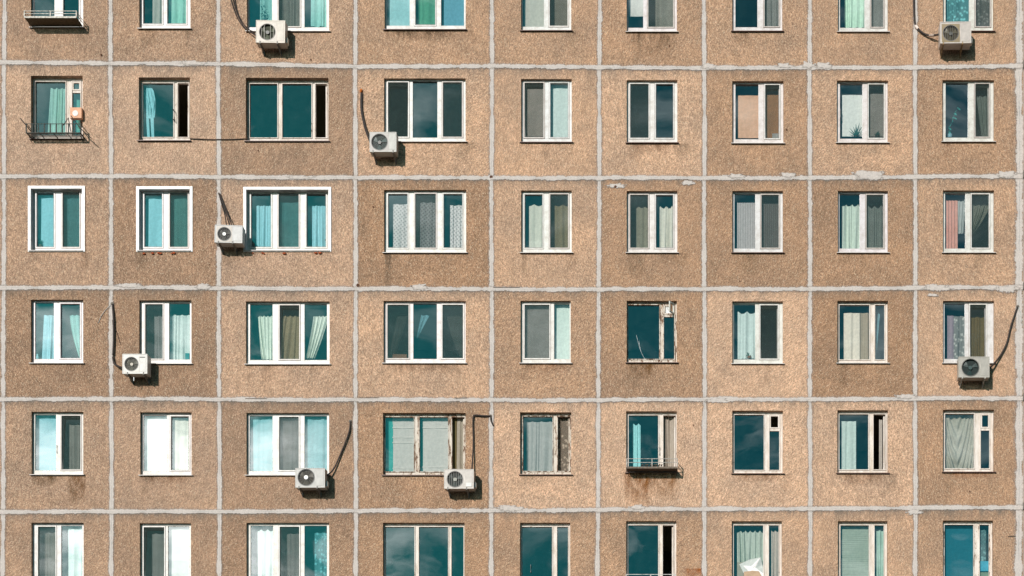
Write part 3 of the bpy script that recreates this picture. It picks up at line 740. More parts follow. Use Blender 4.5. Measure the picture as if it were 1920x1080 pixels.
K((1,4),'folds',780,817,-60,50,(.12,.36,.24),'deep green curtain behind tilted middle sash',3,.9)
K((1,4),'flat',829,872,-60,50,(.35,.55,.62),'blue grey roller blind behind right pane')
K((1,5),'flat',983,1021,-58,51,(.58,.60,.54),'cream roller blind behind left pane')
K((1,5),'flat',1040,1068,-58,51,(.40,.38,.32),'beige blind behind right mosquito screen')
K((1,6),'flat',1180,1207,-58,31,(.70,.72,.70),'short white blind ending above sill')
K((1,6),'folds',1229,1264,-58,51,(.50,.47,.40),'beige plain curtain behind right screen',3)
K((1,7),'folds',1437,1462,-58,50,(.55,.55,.53),'grey pleated curtain in right half',4,amp=.03)
K((1,8),'folds',1584,1622,-58,52,(.66,.80,.66),'mint green pleated curtain behind left pane',7,.9,amp=.025)
K((1,8),'folds',1633,1658,-58,52,(.5,.5,.48),'plain grey curtain behind right screen',3)
K((1,9),'folds',1774,1818,-58,50,(.55,.80,.74),'teal lace curtain above air conditioner',4,.85,mat_=M_LACE)
K((1,9),'folds',1829,1859,-58,50,(.55,.55,.52),'grey lace curtain behind right screen',4,.9,mat_=M_LACE)
K((2,1),'folds',95,124,165,252,(.86,.80,.62),'cream gathered net curtain hanging in the middle',6,.75,bx=(90,124),amp=.025)
K((2,1),'folds',137,152,186,252,(.4,.7,.5),'green net scrap behind narrow right pane',2,.5)
K((2,5),'flat',988,1019,167,256,(.50,.47,.43),'grey roller blind behind left tilted sash')
K((2,5),'flat',1033,1066,158,257,(.86,.90,.86),'pale mint roller blind behind right pane')
K((2,7),'flat',1384,1423,179,259,(.86,.50,.34),'orange roller blind behind left pane')
K((2,7),'flat',1436,1461,178,260,(.55,.30,.15),'brown orange blind behind right screen')
K((2,8),'flat',1579,1618,178,256,(.84,.84,.82),'white roller blind behind left pane with agave')
K((2,8),'flat',1629,1658,176,256,(.52,.51,.48),'grey blind behind right mosquito screen')
K((2,9),'folds',1831,1853,180,258,(.40,.45,.40),'grey green curtain swept to right behind screen',5,.6,bx=(1841,1853),amp=.025)
K((3,1),'folds',70,103,364,463,(.72,.84,.84),'smooth pale blue curtain behind left pane',2,.85,amp=.02,scal=0)
K((3,1),'folds',117,151,364,463,(.35,.55,.50),'dim green curtain behind right screen',2,.75,amp=.01,scal=0)
K((3,2),'folds',272,307,370,463,(.74,.86,.86),'pale blue curtain behind left pane',3,.85,scal=0)
K((3,2),'folds',318,354,370,463,(.35,.56,.46),'green curtain behind right screen',3,.8,scal=0)
K((3,3),'folds',481,510,386,465,(.80,.88,.82),'pleated light curtain behind left pane',5,.8,scal=0,amp=.025)
K((3,3),'folds',522,562,380,465,(.30,.50,.44),'dim green curtain behind middle screen',3,.75,scal=0)
K((3,3),'folds',585,613,386,465,(.80,.88,.82),'pleated light curtain behind right pane',5,.8,scal=0,amp=.025)
K((3,4),'folds',737,766,382,466,(.66,.60,.60),'silver diamond patterned curtain behind left pane',3,.95,mat_=M_DIAM)
K((3,4),'folds',788,816,379,466,(.50,.47,.48),'dim diamond patterned curtain behind middle screen',4,.95,mat_=M_DIAM)
K((3,4),'folds',844,869,384,466,(.70,.64,.64),'silver diamond patterned curtain behind right pane',3,.95,mat_=M_DIAM)
K((3,5),'folds',992,1019,383,466,(.62,.60,.52),'cream scalloped curtain behind left pane',3,.97,scal=4)
K((3,5),'folds',1040,1067,384,466,(.42,.34,.20),'tan scalloped curtain behind right screen',3,.97,scal=3)
K((3,6),'folds',1193,1216,387,466,(.55,.50,.38),'beige ruffled curtain behind left screen',4,.9,scal=4)
K((3,6),'folds',1237,1264,387,466,(.72,.68,.60),'cream ruffled curtain behind right pane',5,.92,scal=4,amp=.03)
K((3,7),'slats',1382,1417,380,469,(.72,.72,.72),'light grey vertical blind in left half',11,1)
K((3,7),'slats',1428,1461,382,469,(.36,.34,.32),'dark grey vertical blind in right half',9,1)
K((3,8),'folds',1579,1612,383,468,(.78,.78,.70),'sheer ruffled white curtain behind left pane',6,.8,scal=5,amp=.035)
K((3,8),'folds',1627,1656,386,466,(.50,.54,.50),'dim sheer curtain behind right screen',5,.7,scal=5,amp=.03)
K((3,9),'slats',1773,1796,376,468,(.82,.42,.34),'salmon pink vertical blind at far left',4,1)
K((3,9),'folds',1796,1811,376,438,(.50,.53,.52),'grey tied curtain beside salmon blind',4,.8,bx=(1796,1806),amp=.03)
K((3,9),'folds',1822,1855,384,440,(.42,.42,.34),'tied back curtain sweeping left behind right screen',6,.7,bx=(1815,1824),amp=.035,wav=.4)
K((4,1),'folds',82,102,590,674,(.80,.90,.88),'white tied curtain behind left pane',4,.85,bx=(78,100),amp=.025)
K((4,1),'folds',131,152,590,672,(.62,.72,.60),'cream curtain swept right behind right pane',5,.9,bx=(149,158),amp=.025,wav=.6)
K((4,2),'folds',289,306,592,674,(.55,.52,.52),'grey curtain behind left screen above air conditioner',3,.85)
K((4,2),'folds',318,357,590,676,(.88,.90,.86),'bright white sheer curtain behind right pane',6,.85,amp=.03)
K((4,3),'folds',484,512,592,674,(.86,.82,.74),'white drape gathered at lower left pane',8,.92,bx=(491,512),amp=.03,wav=.3)
K((4,3),'folds',530,562,592,674,(.55,.45,.28),'brown gold drape behind tilted middle sash',7,.85,bx=(517,560),amp=.03)
K((4,3),'folds',588,615,592,672,(.88,.80,.74),'cream drape swept left behind right pane',8,.92,bx=(574,590),amp=.035,wav=.2)
K((4,4),'folds',745,766,592,672,(.26,.27,.24),'dim grey drape behind left screen',4,.26,bx=(728,740))
K((4,4),'folds',790,805,590,634,(.60,.74,.74),'thin white drape wisp behind middle pane',3,.45,bx=(781,783),amp=.02)
K((4,4),'folds',838,868,592,672,(.30,.31,.27),'dim drape swept right behind right screen',4,.26,bx=(864,872),wav=.5)
K((4,5),'flat',985,1032,572,674,(.50,.50,.48),'grey roller blind behind wide left screen')
K((4,5),'flat',1041,1069,572,674,(.82,.86,.82),'white roller blind behind narrow right pane')
K((4,7),'folds',1383,1417,584,673,(.72,.74,.74),'silver white curtain behind left pane',4,.95,scal=5)
K((4,8),'folds',1582,1612,587,676,(.80,.70,.60),'cream vertical drape behind wide left pane',2,.97,scal=0)
K((4,8),'folds',1613,1631,587,676,(.40,.32,.24),'brown drape at right of wide pane',3,.97,scal=0)
K((4,8),'folds',1646,1650,587,670,(.55,.60,.58),'narrow pale curtain strip behind slim right pane',2,.7,bx=(1641,1643))
K((4,9),'folds',1776,1789,592,674,(.34,.27,.32),'mauve curtain at far left above air conditioner',3,.97,scal=0)
K((4,9),'folds',1788,1811,592,674,(.56,.56,.54),'silver wavy lace curtain beside mauve curtain',3,.95,mat_=M_LACE)
K((4,9),'folds',1820,1848,594,674,(.26,.18,.07),'brown curtain behind open right sash',4,.98)
K((5,1),'flat',68,106,778,884,(.80,.92,.86),'pale mint sheet added for reflected cloud in left pane',a=.8)  # added behind the glass to imitate its bright cloud reflection
K((5,1),'folds',130,152,796,884,(.45,.42,.38),'dim grey curtain behind right tilted sash',3,.8)
K((5,2),'flat',271,315,779,884,(.94,.95,.95),'bright white sheet added for reflected cloud in left pane',a=1)  # white sheet put in place of the cloud mirrored by this pane
K((5,2),'folds',322,355,784,884,(.72,.68,.60),'cream curtain behind right screen',2,.9)
K((5,3),'folds',470,512,780,884,(.76,.84,.80),'white net added for reflected cloud in left pane',3,.7)  # net added to whiten the pane like a cloud reflection
K((5,3),'folds',524,562,784,884,(.42,.40,.38),'grey net curtain behind middle screen',3,.7)
K((5,3),'folds',572,614,780,884,(.74,.84,.80),'white net added for reflected cloud in right pane',3,.6)  # added net again, stands in for cloud reflected in the glass
K((5,4),'flat',736,777,783,884,(.66,.65,.63),'white blind behind left pane of peeling window', ridges=(801,819,829,877))
K((5,4),'flat',792,841,783,884,(.68,.67,.65),'white blind behind middle pane of peeling window', ridges=(801,875))
K((5,4),'folds',848,858,780,886,(.14,.11,.05),'dark olive drape in open right gap',2,.97)
K((5,4),'folds',856,873,780,886,(.34,.30,.24),'thin grey curtain in open right gap',3,.9)
K((5,4),'flat',721,737,783,884,(.06,.40,.37),'teal blind strip at left edge of peeling window')
K((5,4),'flat',786,793,783,884,(.06,.38,.35),'slim teal blind strip beside second mullion of peeling window')
K((5,5),'folds',988,1037,790,884,(.70,.66,.64),'sheer white curtain behind wide left pane',6,.62,amp=.03)
K((5,5),'folds',1046,1070,778,886,(.34,.28,.22),'beige lace curtain with white trim, narrow right gap',2,.97,mat_=M_LACE)
K((5,6),'folds',1187,1201,794,876,(.74,.80,.72),'narrow teal white curtain behind left pane',3,.95,scal=4)
K((5,6),'folds',1244,1269,776,880,(.40,.34,.28),'beige sheer curtain in open right gap',5,.85,amp=.03)
K((5,8),'folds',1578,1605,790,882,(.68,.70,.68),'flat white curtain at left edge',2,.97,scal=0)
K((5,8),'folds',1648,1654,786,884,(.40,.36,.32),'pale curtain strip in open dark gap',2,.9)
K((6,1),'folds',84,106,998,1092,(.50,.46,.42),'grey brown curtain behind left screen',4,.85)
K((6,1),'folds',128,156,990,1094,(.90,.92,.88),'bright white curtain behind right pane',3,.96,scal=3)
K((6,2),'folds',285,310,1000,1094,(.42,.42,.40),'dim grey curtain behind left tilted sash',3,.8)
K((6,2),'flat',316,357,986,1094,(.90,.92,.90),'bright white blind behind right pane',a=.97)
K((6,3),'folds',483,514,992,1094,(.90,.90,.86),'white draped curtain behind left pane',5,.95,scal=5,amp=.035)
K((6,3),'folds',538,562,1000,1094,(.44,.40,.38),'grey curtain behind middle screen',4,.75)
K((6,3),'folds',590,614,998,1094,(.50,.82,.78),'teal lace curtain behind right pane',4,.7,mat_=M_LACE)
K((6,7),'folds',1382,1432,995,1090,(.62,.68,.60),'widely pleated net curtain above cardboard box',11,.8,scal=4,amp=.04)
K((6,7),'folds',1446,1462,994,1090,(.64,.56,.50),'pinkish pleated curtain behind narrow right pane',4,.9,scal=4,amp=.03)
K((6,8),'lines',1577,1630,985,1092,(.38,.43,.37),'grey green horizontal blind behind wide left pane',30,1)
K((6,8),'folds',1643,1657,994,1090,(.50,.62,.54),'green white pleated curtain behind narrow right pane',3,.85,amp=.03)
K((6,9),'flat',1773,1827,985,1092,(.035,.16,.19),'blue blind filling wide left pane',a=.97)
K((6,9),'folds',1838,1849,993,1092,(.50,.50,.44),'white lace strip behind narrow right pane',2,.85,mat_=M_LACE)
# crumpled cloths hung inside
def cloth(key, outline, colr, look, nm, lab, n=30, amp=.05, a=1.0, back=.14):
    x0, x1, y0, y1 = outline; d = -(RECS[key]+back); mb = MB(); rnd = random.Random(5)
    from mathutils import noise as mn
    nu, nv = 34, 44
    for v in range(nv+1):
        for u in range(nu+1):
            tu, tv = u/nu, v/nv
            p = at(x0+(x1-x0)*tu, y0+(y1-y0)*tv, d)
            c = abs(tu-.42)
            p.y += amp*math.sin(10*(tv+2.6*c*c+.9*c)*1.9+tu*3)*(.3+.7*tv)*(1-.4*c) + amp*.9*mn.noise(Vector((tu*5, tv*4, 2)))
            mb.v.append(p)
    for v in range(nv):
        for u in range(nu):
            i = v*(nu+1)+u; mb.f.append((i, i+1, i+nu+2, i+nu+1))
    o = mb.build(nm, M_CLOTH, color=(*colr, a), smooth=True); return tag(o, lab, 'cloth')
cloth((5,9), (1772, 1827, 776, 880), (.46, .43, .36), '', 'draped_cloth', 'sagging grey cloth hung across the wide pane, ninth window from left, fifth row', amp=.07)
# shirt hanging behind the old window, second row
mb = MB(); O = [(275,163),(281,160),(288,170),(291,186),(291,210),(290,220),(288,221),(289,259),(284,259),(282,222),(279,222),(281,259),(276,259),(274,220),(273,200),(271,175)]
n = len(O); dd = -(RECS[(2,2)]+.12)
fr_ = [at(x, y, dd) for x, y in O]; bk = [v+Vector((0, .05, 0)) for v in fr_]
mb.v = fr_+bk; mb.f = [tuple(range(n)), tuple(range(2*n-1, n-1, -1))]+[(i, (i+1) % n, n+(i+1) % n, n+i) for i in range(n)]
for k, (xa, ya, xb, yb_) in enumerate([(276,166,281,215),(282,168,287,205),(274,180,278,216),(287,180,288,215),(279,190,284,218)]):
    mb.tube([at(xa, ya, dd+.004), at((xa+xb)/2+1, (ya+yb_)/2, dd+.016), at(xb, yb_, dd+.004)], [.008, .022, .008], 8)
o = mb.build('hanging_shirt', M_CLOTH, color=(.70, .82, .80, 1)); tag(o, 'pale blue shirt hanging behind glass of old window, second window from left, second row', 'shirt')

# ---------------------------------------------------------------- plants and things on the sills
def blade(mb, p0, p1, w, bend=.02):
    n = 5; pts = []
    for k in range(n+1):
        t = k/n; p = p0.lerp(p1, t)+Vector((0, -bend*math.sin(math.pi*t), 0)); ww = w*(1-t)**.7*(.6+.8*min(t*3, 1)*.5)
        pts.append((p+Vector((-ww, 0, 0)), p+Vector((ww, 0, .0))))
    for a, b in zip(pts, pts[1:]): mb.quad(a[0], a[1], b[1], b[0])
def leafy(key, x, y, h, w, n, label, nm='houseplant', colr=(.04, .16, .10), seed=1, pot=(.3, .12, .06)):
    rnd = random.Random(seed); d = -(RECS[key]+.10); base = at(x, y, d)
    root = thing(nm, label, 'plant', base)
    mb = MB()
    for k in range(n):
        tx = rnd.uniform(-w, w); ty = rnd.uniform(.25, 1)*h
        s = at(x+tx*.5, y-ty*.6, d); e = at(x+tx, y-ty, d); mb.tube([at(x, y-2, d), s], .004, 5)
        for q in range(3):
            dx = rnd.uniform(-2.5, 2.5); dz = rnd.uniform(-2.5, 2.5); c = s.lerp(e, q/2)
            c2 = c+Vector((dx*PX, rnd.uniform(-.02, .02), dz*PX)); blade(mb, c, c2+(c2-c)*.4, .022)
    mb.build('foliage', M_LEAF, root, color=colr)
    q = MB(); q.tube([at(x, y, d), at(x, y-4, d)], [.035, .05], 12); q.build('pot', M_CARD, root, color=pot)
    return root
def agave(key, x, y, s, label):
    d = -(RECS[key]+.08); root = thing('agave_plant', label, 'plant', at(x, y, d)); mb = MB()
    for dx, dy in [(-15,-12),(-12,-17),(-5,-20),(0,-26),(7,-28),(12,-20),(11,-12),(-9,-7),(4,-14),(-17,-5)]:
        blade(mb, at(x, y-1, d), at(x+dx*s, y+dy*s, d+.03), .024)
    mb.build('foliage', M_LEAF, root, color=(.01, .10, .085)); q = MB(); q.tube([at(x, y+1, d), at(x, y-2, d)], [.05, .06], 12)
    q.build('pot', M_CARD, root, color=(.02, .05, .05))
agave((2,8), 1605, 257, 1.0, 'spiky agave houseplant in front of white blind, eighth window, second row')
agave((2,8), 1645, 257, .45, 'tiny spiky houseplant behind right screen, eighth window, second row')
leafy((3,1), 76, 463, 14, 5, 6, 'small leafy houseplant in lower left corner, first window, third row', seed=3)
leafy((1,3), 497, 49, 38, 7, 12, 'dark leafy houseplant behind left pane, third window, top row', colr=(.015, .10, .10), seed=5)
leafy((4,7), 1405, 672, 10, 6, 6, 'little green houseplant before silver curtain, seventh window, fourth row', seed=8)
# climbing vine
key = (2,9); d = -(RECS[key]+.10); root = thing('climbing_houseplant', 'tall climbing houseplant with teal leaves in dark pane, ninth window, second row', 'plant', at(1781, 257, d))
mb = MB(); V = [(1783,257),(1781,248),(1779,240),(1785,230),(1788,220),(1790,212),(1794,206),(1798,204)]
mb.tube([at(x, y, d) for x, y in V], .006, 6)
rnd = random.Random(4)
for (x, y) in V[1:]*2:
    c = at(x, y, d); e = at(x+rnd.uniform(-6, 7), y+rnd.uniform(-4, 7), d+.02); blade(mb, c, e, .035)
mb.build('foliage', M_LEAF, root, color=(.06, .42, .30))
q = MB(); q.tube([at(1781, 258, d), at(1781, 252, d)], [.05, .06], 12); q.build('pot', M_CARD, root, color=(.5, .5, .5))
def boxy(nm, key, x0, y0, x1, y1, colr, label, cat, back=.08, th=.1, mat_=None):
    d = -(RECS[key]+back); mb = MB(); a = at(x0, y0, d); b = at(x1, y1, d); mb.box(a.x, b.x, a.y, a.y+th, b.z, a.z)
    o = mb.build(nm, mat_ or M_CARD, color=colr, bevel=.006); return tag(o, label, cat)
boxy('cardboard_box', (4,4), 736, 664, 763, 674, (.42, .20, .11), 'low orange brown box on sill behind left screen, fourth window, fourth row', 'box')
boxy('carton', (2,7), 1448, 250, 1461, 261, (.62, .58, .56), 'small pale carton in lower corner behind screen, seventh window, second row', 'box')
boxy('storage_box', (6,9), 1838, 1052, 1854, 1071, (.15, .45, .55), 'blue printed carton behind narrow pane, ninth window, bottom row', 'box')
boxy('wooden_crate', (6,9), 1838, 1073, 1854, 1090, (.45, .33, .20), 'tan box below blue carton, ninth window, bottom row', 'box')
boxy('storage_tin', (4,2), 347, 662, 355, 675, (.02, .25, .27), 'dark teal tin in lower right corner, second window, fourth row', 'tin')
q = MB(); d = -(RECS[(4,1)]+.07); q.tube([at(70, 675, d), at(70, 669, d), at(70, 667, d), at(70, 664, d)], [.035, .04, .02, .022], 14)
tag(q.build('vase', M_CARD, color=(.8, .85, .82), smooth=True), 'small white vase in lower left corner, first window, fourth row', 'vase')
# cardboard box with papers, seventh window of the bottom row
d = -(RECS[(6,7)]+.06)
mb = MB(); a = at(1382, 1054, d); b = at(1394, 1093, d); mb.box(a.x, b.x, a.y, a.y+.1, b.z, a.z)
tag(mb.build('notice_board', M_CARD, color=(.42, .38, .30)), 'beige flowered board standing behind crumpled paper, seventh window, bottom row', 'board')
mb = MB(); P = [(1386,1058),(1406,1049),(1426,1045),(1430,1060),(1432,1080),(1428,1092),(1400,1092),(1396,1078)]
z = [0, -.05, .01, -.04, .02, -.03, .03, -.02]
c0 = at(1410, 1066, d+.05); pv = [at(x, y, d+.02+zz) for (x, y), zz in zip(P, z)]
for k in range(len(pv)): mb.poly([c0, pv[k], pv[(k+1) % len(pv)]])
bk = [v+Vector((0, .004, 0)) for v in mb.v]; n = len(mb.v); mb.v += bk; mb.f += [tuple(i+n for i in f)[::-1] for f in mb.f]
tag(mb.build('crumpled_paper', M_CARD, color=(.92, .88, .86)), 'crumpled white paper sheet on cardboard box, seventh window, bottom row', 'paper')
mb = MB(); P = [(1395,1072),(1410,1070),(1423,1071),(1427,1078),(1428,1094),(1394,1094)]
pf = [at(x, y, d+.06) for x, y in P]; n = len(pf); mb.v = pf+[v+Vector((0, .1, 0)) for v in pf]
mb.f = [tuple(range(n)), tuple(range(2*n-1, n-1, -1))]+[(i, (i+1) % n, n+(i+1) % n, n+i) for i in range(n)]
tag(mb.build('cardboard_box', M_CARD, color=(.50, .34, .22)), 'brown cardboard box under white paper, seventh window, bottom row', 'box')
# white utensil box in the open vent, sixth window of fourth row
mb = MB(); d = -(RECS[(4,6)]+.02); a = at(1248, 573, d); b = at(1262, 591, d); mb.box(a.x, b.x, a.y, a.y+.12, b.z, a.z)
mb.tube([at(1250, 576, d+.02), at(1256, 583, d+.03), at(1262, 589, d+.02)], .012, 6)
tag(mb.build('plastic_bag', M_CARD, color=(.80, .80, .78), bevel=.01), 'white plastic bag showing in open vent, sixth window, fourth row', 'bag')

# ---------------------------------------------------------------- air conditioners
def catmull(P, n=8):
    out = []; Q = [P[0]]+P+[P[-1]]
    for i in range(1, len(Q)-2):
        p0, p1, p2, p3 = Q[i-1:i+3]
        for k in range(n):
            t = k/n; out.append(.5*((2*p1)+(p2-p0)*t+(2*p0-5*p1+4*p2-p3)*t*t+(3*p1-p0-3*p2+p3)*t*t*t))
    out.append(P[-1]); return out
def aircon(rect, fan, rad, label, body=(.70, .65, .58), grille='bars', dark=(.035, .035, .03), plate=None, hub=(.07, .07, .06), pipes=(), pr=.018,
           foam=None, extra=None, struts=(.18, .82), strut_col=(.22, .2, .18), fd=.42, dep=.29, cover=True, lean=0.0):
    x0, y0, x1, y1 = rect
    A = at(x0, y0, fd); B = at(x1, y1, fd); W_ = B.x-A.x; H_ = A.z-B.z
    root = thing('air_conditioner', label, 'air conditioner', (A.x+W_/2, -fd+dep/2, B.z), 'outdoor air conditioner units on the facade')
    yf = -fd; C = at(fan[0], fan[1], fd); r = rad*PX
    # casing with a round opening in the front
    mb = MB(); n = 48
    yb = yf+dep
    outer = []
    for k in range(n):
        a = 2*math.pi*k/n; dx, dz = math.cos(a), math.sin(a)
        tx = ((B.x-C.x) if dx > 0 else (A.x-C.x))/dx if abs(dx) > 1e-6 else 1e9
        tz = ((A.z-C.z) if dz > 0 else (B.z-C.z))/dz if abs(dz) > 1e-6 else 1e9
        t = min(tx, tz); outer.append(Vector((C.x+dx*t, yf, C.z+dz*t)))
    inner = [Vector((C.x+r*math.cos(2*math.pi*k/n), yf, C.z+r*math.sin(2*math.pi*k/n))) for k in range(n)]
    for k in range(n):
        j = (k+1) % n; mb.quad(outer[k], outer[j], inner[j], inner[k])
        mb.quad(inner[k], inner[j], inner[j]+Vector((0, .06, 0)), inner[k]+Vector((0, .06, 0)))
    for cxx, czz in ((A.x, A.z), (B.x, A.z), (B.x, B.z), (A.x, B.z)):   # close corner triangles
        cnr = Vector((cxx, yf, czz)); near = sorted(range(n), key=lambda q: (outer[q]-cnr).length)
        # neighbours on either side of the corner
        cand = [(k, (k+1) % n) for k in range(n) if abs((outer[k]-outer[(k+1) % n]).x) > 1e-5 and abs((outer[k]-outer[(k+1) % n]).z) > 1e-5]
        for k, j in cand:
            if (outer[k]-cnr).length < max(W_, H_)*.25: mb.poly([outer[k], cnr, outer[j]])
    mb.quad((A.x, yf, A.z), (B.x, yf, A.z), (B.x, yb, A.z), (A.x, yb, A.z)); mb.quad((A.x, yf, B.z), (B.x, yf, B.z), (B.x, yb, B.z), (A.x, yb, B.z))
    mb.quad((A.x, yf, B.z), (A.x, yf, A.z), (A.x, yb, A.z), (A.x, yb, B.z)); mb.quad((B.x, yf, B.z), (B.x, yf, A.z), (B.x, yb, A.z), (B.x, yb, B.z))
    mb.quad((A.x, yb, B.z), (B.x, yb, B.z), (B.x, yb, A.z), (A.x, yb, A.z))
    mb.build('casing', M_ENAMEL, root, color=[c*.8 for c in body])
    mb = MB(); e = .006                              # folded rim round the front
    mb.ring(A.x-.004, B.x+.004, B.z-.004, A.z+.004, .014, yf-.008, yf+.02); mb.build('front_rim', M_ENAMEL, root, color=[c*.84 for c in body])
    xs = C.x+r+.35*(B.x-C.x-r)*(.5)
    mb = MB(); mb.box(xs, B.x-.03, yf-.006, yf+.001, B.z+.05, A.z-.035); mb.build('service_cover', M_ENAMEL, root, color=[c*.78 for c in body])
    if plate:
        q = MB(); w = r*1.13; q.box(C.x-w, C.x+w, yf-.004, yf+.0005, C.z-w, C.z+w)
        # square fan surround drawn as a ring only, so that the opening stays open
        q = MB(); wv = [Vector((C.x+sx*w, yf-.005, C.z+sz*w)) for sx, sz in ((-1,-1),(1,-1),(1,1),(-1,1))]
        m4 = 12
        for s4 in range(4):
            a0, a1 = wv[s4], wv[(s4+1) % 4]
            for k in range(m4):
                ang0 = -3*math.pi/4+s4*math.pi/2+k*math.pi/2/m4; ang1 = ang0+math.pi/2/m4
                q.quad(a0.lerp(a1, k/m4), a0.lerp(a1, (k+1)/m4), Vector((C.x+r*math.cos(ang1), yf-.005, C.z+r*math.sin(ang1))), Vector((C.x+r*math.cos(ang0), yf-.005, C.z+r*math.sin(ang0))))
        q.build('fan_surround', M_ENAMEL, root, color=plate)
    mb = MB(); mb.disc((C.x, C.z), r, yf+.058); mb.build('fan_recess', M_RUST, root, color=dark)
    fn = MB(); nb = 3
    for k in range(nb):
        a0 = k*2*math.pi/nb+.5; pts = []
        for q_, (rr, off, yy) in enumerate([(.22, -.15, 0), (.5, -.35, -.01), (.88, -.45, -.012), (.9, .25, .012), (.5, .35, .01), (.22, .25, 0)]):
            a = a0+off; pts.append(Vector((C.x+rr*r*math.cos(a), yf+.042+yy, C.z+rr*r*math.sin(a))))
        fn.poly(pts)
    fn.build('fan', M_ENAMEL, root, color=[min(1, c*1.6+.015) for c in dark])
    hb = MB(); hb.tube([(C.x, yf+.045, C.z), (C.x, yf+.012 if grille != 'rings' else yf-.012, C.z)], r*(.22 if grille != 'rings' else .25), 16)
    hb.build('fan_hub', M_ENAMEL, root, color=hub)
    g = MB()
    gcol = [min(1, c*.26+.01) for c in body]
    if grille == 'bars':
        for k in range(-4, 5):
            x = C.x+k*r/4.6; hz = math.sqrt(max(0, r*r-(x-C.x)**2)); g.box(x-.0035, x+.0035, yf+.004, yf+.010, C.z-hz, C.z+hz)
    if grille == 'few':
        for k in (-2, -1, 1, 2):
            x = C.x+k*r/2.7; hz = math.sqrt(max(0, r*r-(x-C.x)**2)); g.box(x-.005, x+.005, yf+.004, yf+.010, C.z-hz, C.z+hz)
    if grille in ('rings', 'round'):
        for q_ in (.4, .55, .7, .85): g.disc((C.x, C.z), r*q_+.0015, yf+.004, 40, r*q_-.0015)
        for k in range(16 if grille == 'rings' else 6):
            a = k*2*math.pi/(16 if grille == 'rings' else 6); g.tube([(C.x+.25*r*math.cos(a), yf+.004, C.z+.25*r*math.sin(a)), (C.x+r*math.cos(a), yf+.004, C.z+r*math.sin(a))], .0028, 4)
    g.disc((C.x, C.z), r*1.03, yf-.009, 48, r*.95)
    g.build('fan_grille', M_ENAMEL, root, color=gcol)
    if cover:
        q = MB(); q.box(B.x, B.x+.05, yf+.09, yf+.24, B.z+.04, B.z+.19); q.build('valve_cover', M_ENAMEL, root, color=body, bevel=.02)
    # wall brackets
    for s_ in struts:
        x = A.x+W_*s_; q = MB()
        q.box(x-.015, x+.015, yf-.01, -.004, B.z-.035, B.z-.003); q.box(x-.015, x+.015, -.034, -.003, B.z-.14, B.z-.035)
        q.tube([(x, yf+.04, B.z-.03), (x, -.02, B.z-.13)], .012, 6)
        q.box(x-.01, x+.01, yf-.016, yf-.006, B.z-.03, B.z+.035)
        q.build('wall_bracket', M_RUST, root, color=strut_col)
    for P in pipes:
        pts = [at(*p) for p in P]; q = MB(); q.tube(catmull(pts), pr, 8); q.build('pipe', M_RUBBER, root, color=(.035, .022, .018), smooth=True)
    if pipes and pipes[0][0][1] > 0 and not foam:
        p0 = at(*pipes[0][0][:2], 0); q = MB(); q.tube([p0+Vector((0, .0, 0)), p0+Vector((0, -.022, 0)), p0+Vector((0, -.03, 0))], [pr*2.1, pr*1.9, pr*1.1], 9)
        q.build('wall_sleeve', M_CONC, root, color=(.20, .17, .14))
    if foam:
        c = at(*foam, .03); bm = bmesh.new(); bmesh.ops.create_icosphere(bm, subdivisions=2, radius=.038); q = MB()
        q.v = [Vector((v.co.x, v.co.y, v.co.z*1.3))*random.uniform(.8, 1.2)+c for v in bm.verts]; q.f = [tuple(v.index for v in f.verts) for f in bm.faces]; bm.free()
        q.build('foam_plug', M_FOAM, root, color=(.62, .16, .02))
    return root
a1 = aircon((480,38.5,534,80), (501,60), 15.3, 'air conditioner below third window of top row, vertical bars over round fan', (.74,.65,.55), 'few', dark=(.05,.055,.03), plate=(.62,.54,.47),
       pipes=[[(427,-14,.04),(436,14,.05),(446,38,.05),(462,57,.07),(481,65,.2)], [(432,-14,.04),(440,16,.05),(450,40,.06),(464,58,.08),(481,67,.2)], [(437,-14,.03),(443,20,.04),(455,44,.05),(468,57,.08),(481,61,.2)]], pr=.011, struts=(.14, .74))
a2 = aircon((1763,41,1821,81), (1783,62), 14.8, 'pinkish white air conditioner with olive fan surround below ninth window, top row', (.68,.60,.54), 'bars', dark=(.05,.04,.015), plate=(.30,.22,.12),
       pipes=[[(1715,-14,.04),(1715,25,.05),(1718,47,.05),(1731,61,.06),(1745,66,.1),(1762,64,.22)]], pr=.025, struts=(.1, .72), strut_col=(.30,.19,.09), cover=True, dep=.33, fd=.48)
a3 = aircon((693.5,248,743,284.5), (711.5,266.3), 15.4, 'air conditioner with big dark glassy fan at corner of fourth window, second row', (.58,.56,.51), 'round', dark=(.03,.05,.045), plate=(.42,.38,.35),
       pipes=[[(677,174,.04),(677,205,.05),(684,240,.08),(694,267,.22)], [(679,174,.03),(679,208,.05),(686,240,.08),(694,264,.22)]], pr=.018, foam=(677,170), struts=(.12, .88), cover=False)
a4 = aircon((402.5,422.5,453.5,455), (420,439), 12.8, 'air conditioner with white fan hub left of white cased window, third row', (.62,.60,.58), 'rings', dark=(.05,.045,.035), plate=(.48,.42,.36), hub=(.85,.82,.78),
       pipes=[[(409,364,.03),(415,385,.05),(421,404,.1),(424,424,.25)], [(410,365,.03),(418,384,.05),(424,404,.1),(430,424,.25)], [(411,364,.03),(420,386,.05),(429,408,.1),(435,425,.25)]], pr=.013, struts=(.14, .66), cover=False)
a5 = aircon((230,664,276,700.5), (246.5,682.5), 13.2, 'air conditioner with small logo strip under second window, fourth row', (.74,.70,.65), 'round', dark=(.05,.045,.025), plate=(.66,.60,.54), hub=(.35,.30,.22),
       pipes=[[(211,570,.03),(213,600,.06),(213,640,.06),(212,672,.06),(217,684,.08),(231,690,.2)]], pr=.024, struts=(.2, .85), cover=False)
